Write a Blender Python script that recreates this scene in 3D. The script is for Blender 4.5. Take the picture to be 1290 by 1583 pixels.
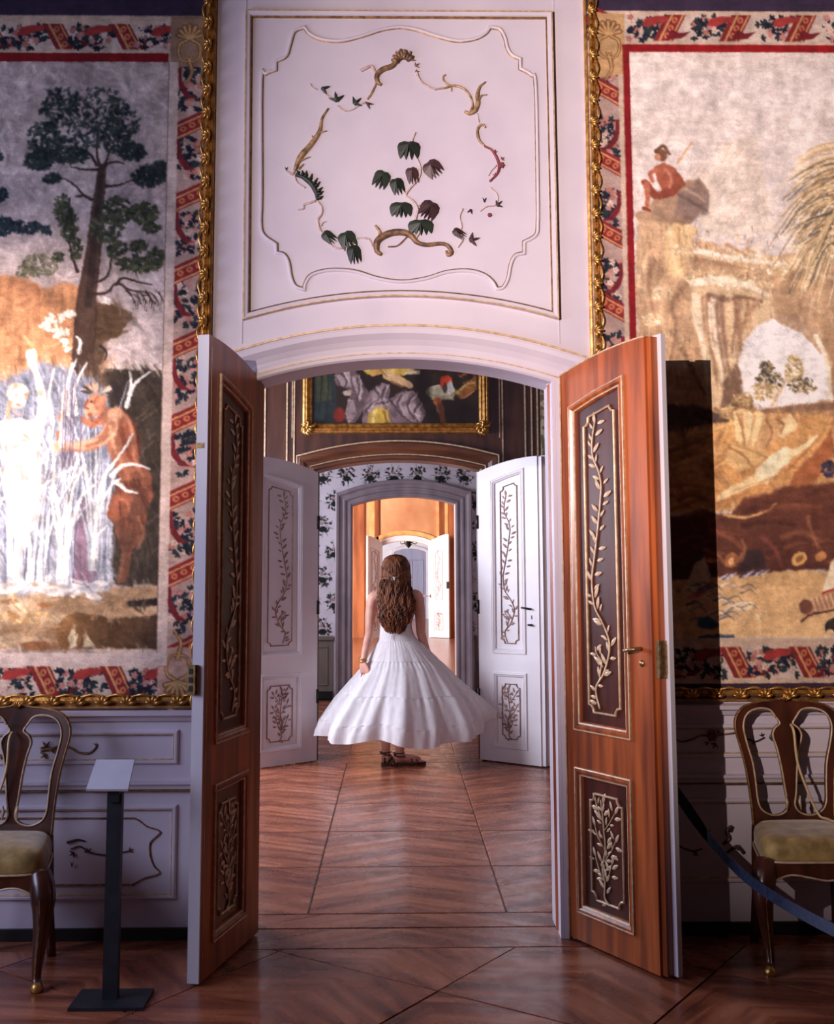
import bpy, bmesh, math, random
import numpy as np
from mathutils import Vector, Matrix
for o in list(bpy.data.objects): bpy.data.objects.remove(o)
SC = bpy.context.scene
COL = SC.collection
# ---------------------------------------------------------------- camera
F, PPX, PPY = 1720., 640., 700.
CAM = np.array([0., 0., 1.5])
def _rot(yaw, tilt, roll):
    cz, sz = math.cos(yaw), math.sin(yaw); a = math.pi/2+tilt
    cx, sx = math.cos(a), math.sin(a); cr, sr = math.cos(roll), math.sin(roll)
    return (np.array([[cz,-sz,0],[sz,cz,0],[0,0,1]]) @ np.array([[1,0,0],[0,cx,-sx],[0,sx,cx]])
            @ np.array([[cr,-sr,0],[sr,cr,0],[0,0,1]]))
RC = _rot(math.radians(-0.9487), math.radians(6.1687), math.radians(-0.2))
cd = bpy.data.cameras.new('camera'); cam = bpy.data.objects.new('camera', cd); COL.objects.link(cam)
cd.sensor_fit = 'VERTICAL'; cd.sensor_height = 36.; cd.lens = F*36./1583.
cd.shift_x = (645-PPX)/1583.; cd.shift_y = (PPY-791.5)/1583.
cd.clip_start = .05; cd.clip_end = 200
M4 = Matrix([list(RC[i])+[CAM[i]] for i in range(3)]+[[0,0,0,1]]); cam.matrix_world = M4
SC.camera = cam
def ray(px, py): return RC @ np.array([(px-PPX)/F, (PPY-py)/F, -1.])
def atY(px, py, Y):                     # photo pixel -> point on a frontal plane
    d = ray(px, py); return CAM + d*(Y/d[1])
def atZ(px, py, Z=0.):                  # photo pixel -> point on a horizontal plane
    d = ray(px, py); return CAM + d*((Z-CAM[2])/d[2])
# ---------------------------------------------------------------- world, lights, exposure
W = bpy.data.worlds.new('world'); SC.world = W; W.use_nodes = True
W.node_tree.nodes['Background'].inputs[0].default_value = (.55,.6,.8,1)
W.node_tree.nodes['Background'].inputs[1].default_value = .02
SC.view_settings.view_transform = 'Standard'; SC.view_settings.look = 'None'
SC.view_settings.exposure = 0.0; SC.view_settings.gamma = 1.0; SC.view_settings.use_curve_mapping = False
def lamp(name, kind, loc, power, col, aim=None, size=.1, **k):
    l = bpy.data.lights.new(name, kind); l.energy = power; l.color = col
    if kind == 'AREA':
        l.shape = 'RECTANGLE'; l.size = size; l.size_y = k.get('size_y', size); l.spread = math.radians(k.get('spread', 180))
    else: l.shadow_soft_size = size
    if kind == 'SPOT': l.spot_size = math.radians(k.get('cone', 60)); l.spot_blend = k.get('blend', .8)
    o = bpy.data.objects.new(name, l); COL.objects.link(o); o.location = loc
    if aim is not None:
        o.rotation_euler = (Vector(aim)-Vector(loc)).to_track_quat('-Z', 'Y').to_euler()
    return o
WARM = (1., .74, .50); COOL = (.72, .80, 1.); PINK = (1., .80, .86)
# the two lamps behind the picture's left edge: one throws the walnut leaf's hard shadow, one the bright pool on the reeds tapestry
lamp('spotlight_cave_tapestry_offscreen', 'SPOT', (-1.72, 0., 2.50), 1550, (1.,.81,.74), (1.95, 4.8, 3.1), .02, cone=62, blend=1.)
lamp('spotlight_reeds_tapestry_offscreen', 'SPOT', (-2.5, 2.5, 2.2), 520, (1.,.78,.62), (-1.80, 4.8, 2.0), .05, cone=52, blend=1.)
# daylight in the panes of the windows of the side wall, hidden behind the walls in front; each as large as its window
def daylight(name, X, y, z0, z1, w, power, col): lamp(name, 'AREA', (X+.07, y, (z0+z1)/2), power, col, (X+5, y, (z0+z1)/2), z1-z0, size_y=w)
daylight('window_first_room_offscreen', -3.6, 2.6, .7, 3.4, 1.4, 105, (.66,.70,1.))
daylight('window_second_room_offscreen', -2.9, 8.15, .8, 3.4, 1.4, 300, (.80,.84,1.))
daylight('window_third_room_offscreen', -2.8, 11.6, .9, 3.6, 1.4, 110, (.84,.84,1.))
daylight('window_hall_offscreen', -6., 20.5, .8, 3.9, 3.0, 2000, (1.,.94,.90))
daylight('window_end_room_offscreen', -4., 31.5, .8, 3.5, 2.4, 800, (.95,.96,1.))
# ---------------------------------------------------------------- small mesh library
def s2l(c):
    c = np.asarray(c, float); return np.where(c <= .04045, c/12.92, ((c+.055)/1.055)**2.4)
def rgb(r, g, b): return tuple(s2l(np.array([r,g,b])/255.))
def mesh(name, V, Fc, smooth=False):
    me = bpy.data.meshes.new(name); me.from_pydata([tuple(map(float,v)) for v in V], [], Fc)
    if smooth:
        me.polygons.foreach_set('use_smooth', np.ones(len(me.polygons), bool))
    me.update(); return me
def link(name, me, mat=None, parent=None, world=True):
    o = bpy.data.objects.new(name, me); COL.objects.link(o)
    if mat is not None and me is not None and not me.materials: me.materials.append(mat)
    if parent is not None:
        o.parent = parent
        if world: o.matrix_parent_inverse = PW[parent.name].inverted()
        PW[o.name] = Matrix.Identity(4) if world else PW[parent.name].copy()
    else: PW[o.name] = Matrix.Identity(4)
    return o
PW = {}                                  # world matrices of the parents
def tag(o, label=None, cat=None, group=None, kind=None):
    if label: o['label'] = label
    if cat: o['category'] = cat
    if group: o['group'] = group
    if kind: o['kind'] = kind
    return o
def thing(name, label, cat, loc=(0,0,0), group=None, M=None, kind=None):
    o = bpy.data.objects.new(name, None); COL.objects.link(o); o.empty_display_size = .1
    m = M if M is not None else Matrix.Translation(loc)
    o.matrix_world = m; PW[o.name] = m.copy()
    return tag(o, label, cat, group, kind)
class MB:
    def __init__(s): s.V = []; s.F = []
    def add(s, V, Fc):
        n = len(s.V); s.V += [tuple(v) for v in V]; s.F += [tuple(i+n for i in f) for f in Fc]; return s
    def box(s, x0, x1, y0, y1, z0, z1):
        V = [(x,y,z) for x in (x0,x1) for y in (y0,y1) for z in (z0,z1)]
        return s.add(V, [(0,1,3,2),(4,6,7,5),(0,4,5,1),(2,3,7,6),(0,2,6,4),(1,5,7,3)])
    def tube(s, pts, r, n=8, cap=True, flat=1., up=None):
        P = [Vector(p) for p in pts]; N = len(P)
        R = r if isinstance(r, (list, tuple)) else [r]*N
        if len(R) != N: R = list(np.interp(np.linspace(0,1,N), np.linspace(0,1,len(R)), R))
        V = []; ref = Vector(up) if up else None
        for i, p in enumerate(P):
            t = (P[min(i+1,N-1)]-P[max(i-1,0)]).normalized()
            if ref is None: ref = Vector((0,0,1)) if abs(t.z) < .9 else Vector((0,1,0))
            a = (ref-t*ref.dot(t))
            a = a.normalized() if a.length > 1e-6 else t.orthogonal().normalized()
            b = t.cross(a)
            if not up: ref = a
            for k in range(n):
                th = 2*math.pi*k/n; V.append(p+a*(R[i]*flat*math.cos(th))+b*(R[i]*math.sin(th)))
        Fc = [(i*n+k, i*n+(k+1)%n, (i+1)*n+(k+1)%n, (i+1)*n+k) for i in range(N-1) for k in range(n)]
        if cap: Fc += [tuple(range(n-1,-1,-1)), tuple((N-1)*n+k for k in range(n))]
        return s.add(V, Fc)
    def sweep(s, path, prof, mp, closed=False):
        V, Fc = sweep(path, prof, mp, closed); return s.add(V, Fc)
    def loft(s, rings, cap=True, closed=True):
        n = len(rings[0]); V = [v for r in rings for v in r]; m = n if closed else n-1
        Fc = [(i*n+k, i*n+(k+1)%n, (i+1)*n+(k+1)%n, (i+1)*n+k) for i in range(len(rings)-1) for k in range(m)]
        if cap: Fc += [tuple(range(n-1,-1,-1)), tuple((len(rings)-1)*n+k for k in range(n))]
        return s.add(V, Fc)
    def obj(s, name, mat, parent=None, smooth=False, world=True):
        return link(name, mesh(name, s.V, s.F, smooth), mat, parent, world)
def sweep(path, prof, mp, closed=False):
    P = [np.array(p, float) for p in path]; N = len(P); V = []
    for i in range(N):
        a = P[i-1] if (i > 0 or closed) else None
        b = P[(i+1) % N] if (i < N-1 or closed) else None
        d1 = (P[i]-a) if a is not None else (b-P[i]); d2 = (b-P[i]) if b is not None else d1
        d1 = d1/(np.linalg.norm(d1)+1e-12); d2 = d2/(np.linalg.norm(d2)+1e-12)
        n1 = np.array([-d1[1], d1[0]]); n2 = np.array([-d2[1], d2[0]]); m = n1+n2; L = np.linalg.norm(m)
        m = m/L if L > 1e-6 else n1
        k = 1./max(.35, float(m @ n1))
        for d, h in prof: q = P[i]+m*d*k; V.append(mp(q[0], q[1], h))
    n = len(prof); M = N if closed else N-1
    Fc = [(i*n+k, i*n+k+1, ((i+1)%N)*n+k+1, ((i+1)%N)*n+k) for i in range(M) for k in range(n-1)]
    if not closed: Fc += [tuple(range(n)), tuple((N-1)*n+k for k in range(n-1,-1,-1))]
    return V, Fc
def wall_map(Y): return lambda u, v, h: (u, Y-h, v)
def catmull(pts, k=6):
    P = [np.array(p, float) for p in pts]; P = [2*P[0]-P[1]]+P+[2*P[-1]-P[-2]]; out = []
    for i in range(1, len(P)-2):
        a, b, c, d = P[i-1:i+3]
        for j in range(k):
            t = j/k; out.append(.5*((2*b)+(-a+c)*t+(2*a-5*b+4*c-d)*t*t+(-a+3*b-3*c+d)*t**3))
    out.append(P[-2]); return out
def arc3(p0, pc, p1, n=28):             # circle arc through three points (x,z)
    (ax,ay),(bx,by),(cx,cy) = p0,pc,p1
    d = 2*(ax*(by-cy)+bx*(cy-ay)+cx*(ay-by))
    ux = ((ax*ax+ay*ay)*(by-cy)+(bx*bx+by*by)*(cy-ay)+(cx*cx+cy*cy)*(ay-by))/d
    uy = ((ax*ax+ay*ay)*(cx-bx)+(bx*bx+by*by)*(ax-cx)+(cx*cx+cy*cy)*(bx-ax))/d
    r = math.hypot(ax-ux, ay-uy); a0 = math.atan2(ay-uy, ax-ux); a1 = math.atan2(cy-uy, cx-ux)
    if a0 < a1 and a1-a0 > math.pi: a0 += 2*math.pi
    return [(ux+r*math.cos(a0+(a1-a0)*i/n), uy+r*math.sin(a0+(a1-a0)*i/n)) for i in range(n+1)]
def prism(outline, holes, y0, y1):      # (x,z) outline with holes, thickness along y
    bm = bmesh.new()
    for loop in [outline]+list(holes):
        vs = [bm.verts.new((p[0], y0, p[1])) for p in loop]
        for i in range(len(vs)): bm.edges.new((vs[i], vs[(i+1) % len(vs)]))
    bmesh.ops.triangle_fill(bm, use_beauty=True, use_dissolve=False, edges=bm.edges[:])
    r = bmesh.ops.extrude_face_region(bm, geom=bm.faces[:])
    for v in [g for g in r['geom'] if isinstance(g, bmesh.types.BMVert)]: v.co.y = y1
    bmesh.ops.recalc_face_normals(bm, faces=bm.faces[:])
    V = [tuple(v.co) for v in bm.verts]; bm.verts.index_update()
    Fc = [tuple(v.index for v in f.verts) for f in bm.faces]; bm.free(); return V, Fc
# ---------------------------------------------------------------- materials (all procedural)
MATS = {}
def mat(name, c1, c2=None, rough=.5, metal=0., scale=(6,6,6), detail=4, bump=0., bscale=None, spec=.5, coat=0., sheen=0., trans=0., contrast=(.35,.65), rand=0., sss=0., emit=None):
    if name in MATS: return MATS[name]
    m = bpy.data.materials.new(name); m.use_nodes = True; nt = m.node_tree; N = nt.nodes; L = nt.links
    b = N['Principled BSDF']; b.inputs['Roughness'].default_value = rough; b.inputs['Metallic'].default_value = metal
    b.inputs['Specular IOR Level'].default_value = spec; b.inputs['Coat Weight'].default_value = coat; b.inputs['Coat Roughness'].default_value = .25
    if sheen: b.inputs['Sheen Weight'].default_value = sheen
    if sss: b.inputs['Subsurface Weight'].default_value = sss; b.inputs['Subsurface Radius'].default_value = (.02,.008,.004)
    tc = N.new('ShaderNodeTexCoord'); mp = N.new('ShaderNodeMapping'); mp.inputs['Scale'].default_value = scale
    L.new(tc.outputs['Object'], mp.inputs['Vector'])
    nz = N.new('ShaderNodeTexNoise'); nz.inputs['Scale'].default_value = 1.; nz.inputs['Detail'].default_value = detail; L.new(mp.outputs[0], nz.inputs['Vector'])
    cr = N.new('ShaderNodeValToRGB'); cr.color_ramp.elements[0].position, cr.color_ramp.elements[1].position = contrast
    cr.color_ramp.elements[0].color = (*c1, 1); cr.color_ramp.elements[1].color = (*(c2 or c1), 1)
    L.new(nz.outputs['Fac'], cr.inputs[0]); out = cr.outputs[0]
    if rand:
        oi = N.new('ShaderNodeObjectInfo'); mr = N.new('ShaderNodeMapRange'); mr.inputs[3].default_value = 1-rand; mr.inputs[4].default_value = 1+rand
        L.new(oi.outputs['Random'], mr.inputs[0]); hv = N.new('ShaderNodeHueSaturation'); L.new(mr.outputs[0], hv.inputs['Value']); L.new(out, hv.inputs['Color']); out = hv.outputs[0]
    L.new(out, b.inputs['Base Color'])
    if bump:
        bp = N.new('ShaderNodeBump'); bp.inputs['Strength'].default_value = bump; bp.inputs['Distance'].default_value = .01; src = nz
        if bscale:
            src = N.new('ShaderNodeTexNoise'); src.inputs['Scale'].default_value = bscale; src.inputs['Detail'].default_value = 3; L.new(tc.outputs['Object'], src.inputs['Vector'])
        L.new(src.outputs['Fac'], bp.inputs['Height']); L.new(bp.outputs[0], b.inputs['Normal'])
    if trans:
        tl = N.new('ShaderNodeBsdfTranslucent'); L.new(out, tl.inputs[0]); mx = N.new('ShaderNodeMixShader'); mx.inputs[0].default_value = trans
        L.new(b.outputs[0], mx.inputs[1]); L.new(tl.outputs[0], mx.inputs[2]); L.new(mx.outputs[0], N['Material Output'].inputs[0])
    MATS[name] = m; return m
def vmat(name, attr='Col', rough=.85, weave=0., sheen=0., bump=.15, ws=900., spec=.2):
    m = bpy.data.materials.new(name); m.use_nodes = True; nt = m.node_tree; N = nt.nodes; L = nt.links; b = N['Principled BSDF']
    b.inputs['Roughness'].default_value = rough; b.inputs['Specular IOR Level'].default_value = spec
    a = N.new('ShaderNodeAttribute'); a.attribute_name = attr; L.new(a.outputs['Color'], b.inputs['Base Color'])
    tc = N.new('ShaderNodeTexCoord'); nz = N.new('ShaderNodeTexNoise'); nz.inputs['Scale'].default_value = ws; nz.inputs['Detail'].default_value = 1
    mp = N.new('ShaderNodeMapping'); mp.inputs['Scale'].default_value = (1,1,.25); L.new(tc.outputs['Object'], mp.inputs[0]); L.new(mp.outputs[0], nz.inputs['Vector'])
    bp = N.new('ShaderNodeBump'); bp.inputs['Strength'].default_value = bump; bp.inputs['Distance'].default_value = .004; L.new(nz.outputs['Fac'], bp.inputs['Height']); L.new(bp.outputs[0], b.inputs['Normal'])
    return m
WHITE = mat('white_paint', rgb(204,193,208), rgb(214,204,216), .42, scale=(3,3,3), bump=.03, bscale=60)
WHITE2 = mat('white_door_paint', rgb(214,207,212), rgb(224,218,222), .4, scale=(3,3,3))
GILT = mat('gilt', rgb(168,116,56), rgb(230,182,106), .36, metal=.8, scale=(30,30,30), bump=.2, bscale=140)
GILTD = mat('dull_gilt', rgb(120,84,46), rgb(176,134,84), .45, metal=.6, scale=(40,40,40), bump=.1, bscale=120)
GILTP = mat('pale_gilt', rgb(186,152,118), rgb(218,192,160), .42, metal=.15, scale=(40,40,40))
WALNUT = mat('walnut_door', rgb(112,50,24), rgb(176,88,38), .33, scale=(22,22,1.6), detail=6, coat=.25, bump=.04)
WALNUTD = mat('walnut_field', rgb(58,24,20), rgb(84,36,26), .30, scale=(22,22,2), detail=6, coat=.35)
EDGEW = mat('edge_paint', rgb(206,200,208), rgb(216,210,216), .45, scale=(9,9,2))
EDGED = mat('plain_dark_wood', rgb(52,28,26), rgb(72,38,32), .5, scale=(20,20,2))
BRASS = mat('old_brass', rgb(120,95,62), rgb(170,140,95), .35, metal=.8, scale=(60,60,60))
IRON = mat('dark_iron', rgb(28,25,24), rgb(48,42,38), .45, metal=.5, scale=(40,40,40))
BLACKB = mat('black_skirting', rgb(20,18,20), rgb(30,26,28), .5)
LEAFG = mat('dark_green_leaf', rgb(26,36,32), rgb(50,58,46), .5, scale=(60,60,60), rand=.3)
LEAFB = mat('brown_purple_leaf', rgb(46,30,34), rgb(84,56,58), .5, scale=(60,60,60), rand=.3)
ROSE = mat('rose_red', rgb(110,40,50), rgb(150,70,76), .5, scale=(60,60,60))
STEMP = mat('pale_stem', rgb(205,188,186), rgb(186,150,140), .5, scale=(50,50,50))
STEMB = mat('brown_stem', rgb(84,58,44), rgb(150,112,80), .45, scale=(40,40,40))
STEMG = mat('gold_stem', rgb(120,92,66), rgb(196,160,120), .45, metal=.2, scale=(40,40,40))
# ---------------------------------------------------------------- the setting
YA, YH, YA2 = 4.80, 4.86, 5.02           # first wall: face, hinge line, back face
YB, YB2, YC, YC2, YD, YD2, YE = 9.20, 9.45, 13.65, 13.95, 26.40, 26.75, 37.0
def arched_wall(name, Y0, Y1, x0, x1, H, arch, m, parent=None):
    mb = MB(); A = arch; xl, xr = A[0][0], A[-1][0]
    for Y, fl in ((Y0, 0), (Y1, 1)):
        def q(a, b, c, d):
            V = [(p[0], Y, p[1]) for p in (a,b,c,d)]; mb.add(V, [(3,2,1,0) if fl else (0,1,2,3)])
        q((x0,0),(xl,0),(xl,H),(x0,H)); q((xr,0),(x1,0),(x1,H),(xr,H))
        for a, b in zip(A[:-1], A[1:]): q(a, b, (b[0],H), (a[0],H))
    for a, b in zip(A[:-1], A[1:]): mb.add([(a[0],Y0,a[1]),(a[0],Y1,a[1]),(b[0],Y1,b[1]),(b[0],Y0,b[1])], [(0,1,2,3)])
    mb.add([(xl,Y0,0),(xl,Y1,0),(xl,Y1,A[0][1]),(xl,Y0,A[0][1])], [(0,1,2,3)])
    mb.add([(xr,Y0,0),(xr,Y1,0),(xr,Y1,A[-1][1]),(xr,Y0,A[-1][1])], [(3,2,1,0)])
    for x in (x0, x1): mb.add([(x,Y0,0),(x,Y1,0),(x,Y1,H),(x,Y0,H)], [(0,1,2,3)])
    return tag(mb.obj(name, m, parent), kind='structure')
def slab(name, m, *b): return tag(MB().box(*b).obj(name, m), kind='structure')
FLOORB = mat('floor_base', rgb(38,20,14), rgb(54,28,18), .35, scale=(3,3,3))
def parquet(name, ca, cb, cc, ang):
    m = bpy.data.materials.new(name); m.use_nodes = True; nt = m.node_tree; N = nt.nodes; L = nt.links; b = N['Principled BSDF']
    tc = N.new('ShaderNodeTexCoord'); oi = N.new('ShaderNodeObjectInfo')
    mp = N.new('ShaderNodeMapping'); mp.inputs['Rotation'].default_value = (0,0,ang); L.new(tc.outputs['Object'], mp.inputs[0])
    sp = N.new('ShaderNodeSeparateXYZ'); L.new(mp.outputs[0], sp.inputs[0])
    ab = N.new('ShaderNodeMath'); ab.operation = 'ABSOLUTE'; L.new(sp.outputs[0], ab.inputs[0])
    ad = N.new('ShaderNodeMath'); ad.operation = 'MULTIPLY_ADD'; ad.inputs[1].default_value = .55; L.new(ab.outputs[0], ad.inputs[0]); L.new(sp.outputs[1], ad.inputs[2])
    cm = N.new('ShaderNodeCombineXYZ'); ml = N.new('ShaderNodeMath'); ml.operation = 'MULTIPLY'; ml.inputs[1].default_value = 14.; L.new(ad.outputs[0], ml.inputs[0])
    L.new(ml.outputs[0], cm.inputs[0]); ml2 = N.new('ShaderNodeMath'); ml2.operation = 'MULTIPLY'; ml2.inputs[1].default_value = 2.; L.new(sp.outputs[0], ml2.inputs[0]); L.new(ml2.outputs[0], cm.inputs[1]); L.new(oi.outputs['Random'], cm.inputs[2])
    nz = N.new('ShaderNodeTexNoise'); nz.inputs['Scale'].default_value = 1.; nz.inputs['Detail'].default_value = 5; nz.inputs['Distortion'].default_value = .6; L.new(cm.outputs[0], nz.inputs['Vector'])
    cr = N.new('ShaderNodeValToRGB'); E = cr.color_ramp.elements; E[0].position = .32; E[1].position = .68; E[0].color = (*ca,1); E[1].color = (*cc,1)
    e = E.new(.5); e.color = (*cb,1); L.new(nz.outputs['Fac'], cr.inputs[0])
    mr = N.new('ShaderNodeMapRange'); mr.inputs[3].default_value = .8; mr.inputs[4].default_value = 1.2; L.new(oi.outputs['Random'], mr.inputs[0])
    hv = N.new('ShaderNodeHueSaturation'); L.new(mr.outputs[0], hv.inputs['Value']); L.new(cr.outputs[0], hv.inputs['Color']); L.new(hv.outputs[0], b.inputs['Base Color'])
    n2 = N.new('ShaderNodeTexNoise'); n2.inputs['Scale'].default_value = 9.; n2.inputs['Detail'].default_value = 4; L.new(tc.outputs['Object'], n2.inputs['Vector'])
    m2 = N.new('ShaderNodeMapRange'); m2.inputs[1].default_value = .3; m2.inputs[2].default_value = .7; m2.inputs[3].default_value = .20; m2.inputs[4].default_value = .34; L.new(n2.outputs['Fac'], m2.inputs[0]); L.new(m2.outputs[0], b.inputs['Roughness'])
    n3 = N.new('ShaderNodeTexNoise'); n3.inputs['Scale'].default_value = 4.; n3.inputs['Detail'].default_value = 1; L.new(tc.outputs['Object'], n3.inputs['Vector'])
    bp = N.new('ShaderNodeBump'); bp.inputs['Strength'].default_value = .22; bp.inputs['Distance'].default_value = .012; L.new(n3.outputs['Fac'], bp.inputs['Height']); L.new(bp.outputs[0], b.inputs['Normal'])
    b.inputs['Specular IOR Level'].default_value = .55
    return m
PARQ = parquet('parquet_panel_wood', rgb(96,50,36), rgb(142,80,56), rgb(176,110,80), 0.)
PARQD = parquet('parquet_diagonal_wood', rgb(96,50,36), rgb(142,80,56), rgb(176,110,80), .6)
PARQF = mat('parquet_far', rgb(104,56,40), rgb(170,104,76), .25, scale=(3,9,1), detail=5, bump=.15, bscale=4)
floor = slab('floor', FLOORB, -6, 6, -3.2, 38, -.2, -.008)
tag(floor, 'dark parquet floor running through all the rooms', 'floor')
def floor_panel(me, x, y, rz, m):
    o = link('floor_panel', me, m, floor); o.location = (x, y, 0); o.rotation_euler.z = rz; return o
def panel_mesh(w, d, g=.003, ch=.004):
    mb = MB(); a, b = w/2-g, d/2-g
    mb.loft([[(-a,-b,-.008),(a,-b,-.008),(a,b,-.008),(-a,b,-.008)], [(-a,-b,-ch),(a,-b,-ch),(a,b,-ch),(-a,b,-ch)], [(-a+ch,-b+ch,0),(a-ch,-b+ch,0),(a-ch,b-ch,0),(-a+ch,b-ch,0)]])
    return mesh('floor_panel', mb.V, mb.F)
pm = panel_mesh(.882, .79)
for i in range(-3, 4):
    for j in range(0, 5): floor_panel(pm, .051+.882*i, 5.52+.79*j, 0, PARQ)
    for j in range(0, 5): floor_panel(pm, .051+.882*i, 9.87+.79*j, 0, PARQ)
pt = panel_mesh(6.0, .258); floor_panel(pt, 0, 4.793, 0, PARQ)
pt2 = panel_mesh(6.0, .20); floor_panel(pt2, 0, 5.025, 0, PARQ)
pt3 = panel_mesh(6.0, .40); floor_panel(pt3, 0, 9.275, 0, PARQ)
pa = panel_mesh(.76, .76); ang = math.atan2(.712, .507)
cs, sn = math.cos(ang), math.sin(ang)
for i in range(-9, 10):
    for j in range(-9, 10):
        u, v = (i+.5)*.76, (j+.5)*.76
        x, y = .15+u*cs-v*sn, 4.2+u*sn+v*cs
        if -3.0 < x < 3.0 and .2 < y < 4.10: floor_panel(pa, x, y, ang, PARQD)
# part panels along the threshold
def clipped_panel(i, j):
    u0, v0 = i*.76, j*.76; g = .003; P = []
    for a, b in ((g,g),(.76-g,g),(.76-g,.76-g),(g,.76-g)):
        u, v = u0+a, v0+b; P.append((.15+u*cs-v*sn, 4.2+u*sn+v*cs))
    out = []
    for a, b in zip(P, P[1:]+P[:1]):
        ia, ib = a[1] <= 4.660, b[1] <= 4.660
        if ia: out.append(a)
        if ia != ib: t = (4.660-a[1])/(b[1]-a[1]); out.append((a[0]+t*(b[0]-a[0]), 4.660))
    return out
for i in range(-9, 10):
    for j in range(-9, 10):
        u, v = (i+.5)*.76, (j+.5)*.76; x, y = .15+u*cs-v*sn, 4.2+u*sn+v*cs
        if -3.0 < x < 3.0 and 4.10 <= y < 5.2:
            P = clipped_panel(i, j)
            if len(P) > 2:
                n = len(P); V = [(p[0]-x, p[1]-y, z) for z in (-.008, 0) for p in P]
                me = mesh('floor_panel', V, [tuple(n+k for k in range(n))]+[(k,(k+1)%n,n+(k+1)%n,n+k) for k in range(n)])
                o = link('floor_panel', me, PARQD, floor); o.location = (x, y, 0)
for y0, y1, x0, x1 in ((13.85, 26.5, -5.9, 5.9), (26.5, 37, -3.9, 4.5)):
    link('floor_boards', MB().box(x0, x1, y0, y1, -.008, 0).V and mesh('floor_boards', *(lambda b: (b.V, b.F))(MB().box(x0, x1, y0, y1, -.008, 0))), PARQF, floor)
# first wall with the arched doorway
archA = arc3((-.622, 2.33), (.035, 2.43), (.692, 2.325))
wallA = arched_wall('wall_front', YA, YA2, -3.6, 3.6, 4.7, archA, WHITE)
tag(wallA, 'white wall with gilt panel and arched doorway between two tapestries', 'wall')
mA = wall_map(YA)
# architrave: three stepped bands following the arch and the jambs
def doorpath(arch, off=0., z0=0.): return [(arch[0][0], z0)]+list(arch)+[(arch[-1][0], z0)]
def grow(arch, d):
    out = []
    for i, p in enumerate(arch):
        a, b = arch[max(i-1,0)], arch[min(i+1,len(arch)-1)]; t = np.array([b[0]-a[0], b[1]-a[1]]); t /= np.linalg.norm(t)
        out.append((p[0]-t[1]*d, p[1]+t[0]*d))
    return out
def architrave(name, arch, mp, prof, m, parent, z0=0.):
    return MB().sweep(doorpath(arch, z0=z0), prof, mp).obj(name, m, parent, smooth=False)
arch_o = architrave('architrave', archA, mA, [(-.004,-.01),(-.004,.028),(.004,.036),(.020,.036),(.024,.030),(.036,.030),(.056,.034),(.080,.046),(.104,.066),(.124,.070),(.136,.066),(.140,.05),(.140,-.01)], WHITE, wallA)
architrave('architrave_gilt_line', archA, mA, [(.0195,.030),(.0195,.0395),(.0245,.0395),(.0245,.028)], GILTP, arch_o)
architrave('architrave_gilt_edge', archA, mA, [(.132,.060),(.134,.0735),(.143,.0735),(.145,.048),(.145,0)], GILTP, arch_o)
# overdoor panel
pb = arc3((-.656,2.617), (.026,2.719), (.709,2.62), 24)
panel_path = list(reversed([(.709,2.62),(.703,4.015),(-.662,4.015),(-.656,2.617)]+pb[1:-1]))
op = MB().sweep(panel_path, [(-.016,-.005),(-.016,.010),(-.010,.022),(.004,.024),(.010,.012),(.014,-.005)], mA, closed=True).obj('overdoor_panel_frame', WHITE, wallA)
tag(op, 'white overdoor panel framed in gilt with carved vine ornament')
MB().sweep(panel_path, [(.0045,.018),(.0045,.0275),(.010,.0275),(.0115,.008)], mA, closed=True).obj('gilt_line', GILTP, op)
MB().sweep(panel_path, [(-.019,.0),(-.019,.012),(-.014,.016),(-.0125,.008)], mA, closed=True).obj('gilt_line', GILTD, op)
CART = [(404,298),(404,126),(411,114),(426,108),(426,95),(442,87),(448,70),(455,49),(471,42),(480,53),(499,61),(529,63),(562,55),(590,46),(618,42),(645,46),(673,55),(706,63),(734,60),(750,52),(758,42),(773,45),(781,58),(785,74),(792,85),(805,91),(805,106),(822,116),(829,135),(832,298),(832,345),(829,364),(811,375),(811,392),(797,396),(790,410),(786,431),(778,445),(768,447),(762,436),(748,425),(725,419),(692,421),(659,431),(622,436),(585,431),(548,420),(511,418),(483,425),(473,438),(471,448),(457,443),(450,429),(446,406),(439,394),(427,391),(427,378),(408,364),(403,345)]
CW = [tuple(atY(a,b,YA)[[0,2]]) for a,b in CART]
def smooth_loop(P, corners, k=4):
    n = len(P); out = []; idx = sorted(corners)
    for a, b in zip(idx, idx[1:]+[idx[0]+n]):
        seg = [P[i % n] for i in range(a, b+1)]
        out += [tuple(q) for q in catmull(seg, k)[:-1]] if len(seg) > 2 else [seg[0]]
    return out
cl = smooth_loop(CW, [3,4,8,20,25,26,32,33,38,50,55,56])
cart = MB().sweep(cl, [(-.008,-.001),(-.006,.007),(0,.010),(.006,.007),(.008,-.001)], mA, closed=True).obj('cartouche_moulding', WHITE, wallA, smooth=True)
MB().sweep(cl, [(-.0105,-.001),(-.0105,.0045),(-.0075,.0055),(-.0065,-.001)], mA, closed=True).obj('gilt_line', GILTD, cart)
def strip(name, x0, x1, z0, z1, d, m, parent, Y=YA):
    return MB().box(x0, x1, Y-d, Y+.005, z0, z1).obj(name, m, parent)
for x in (-.672, .722): strip('stile_joint', x-.0015, x+.0015, 2.50, 4.6, .003, WHITE, wallA)
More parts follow.
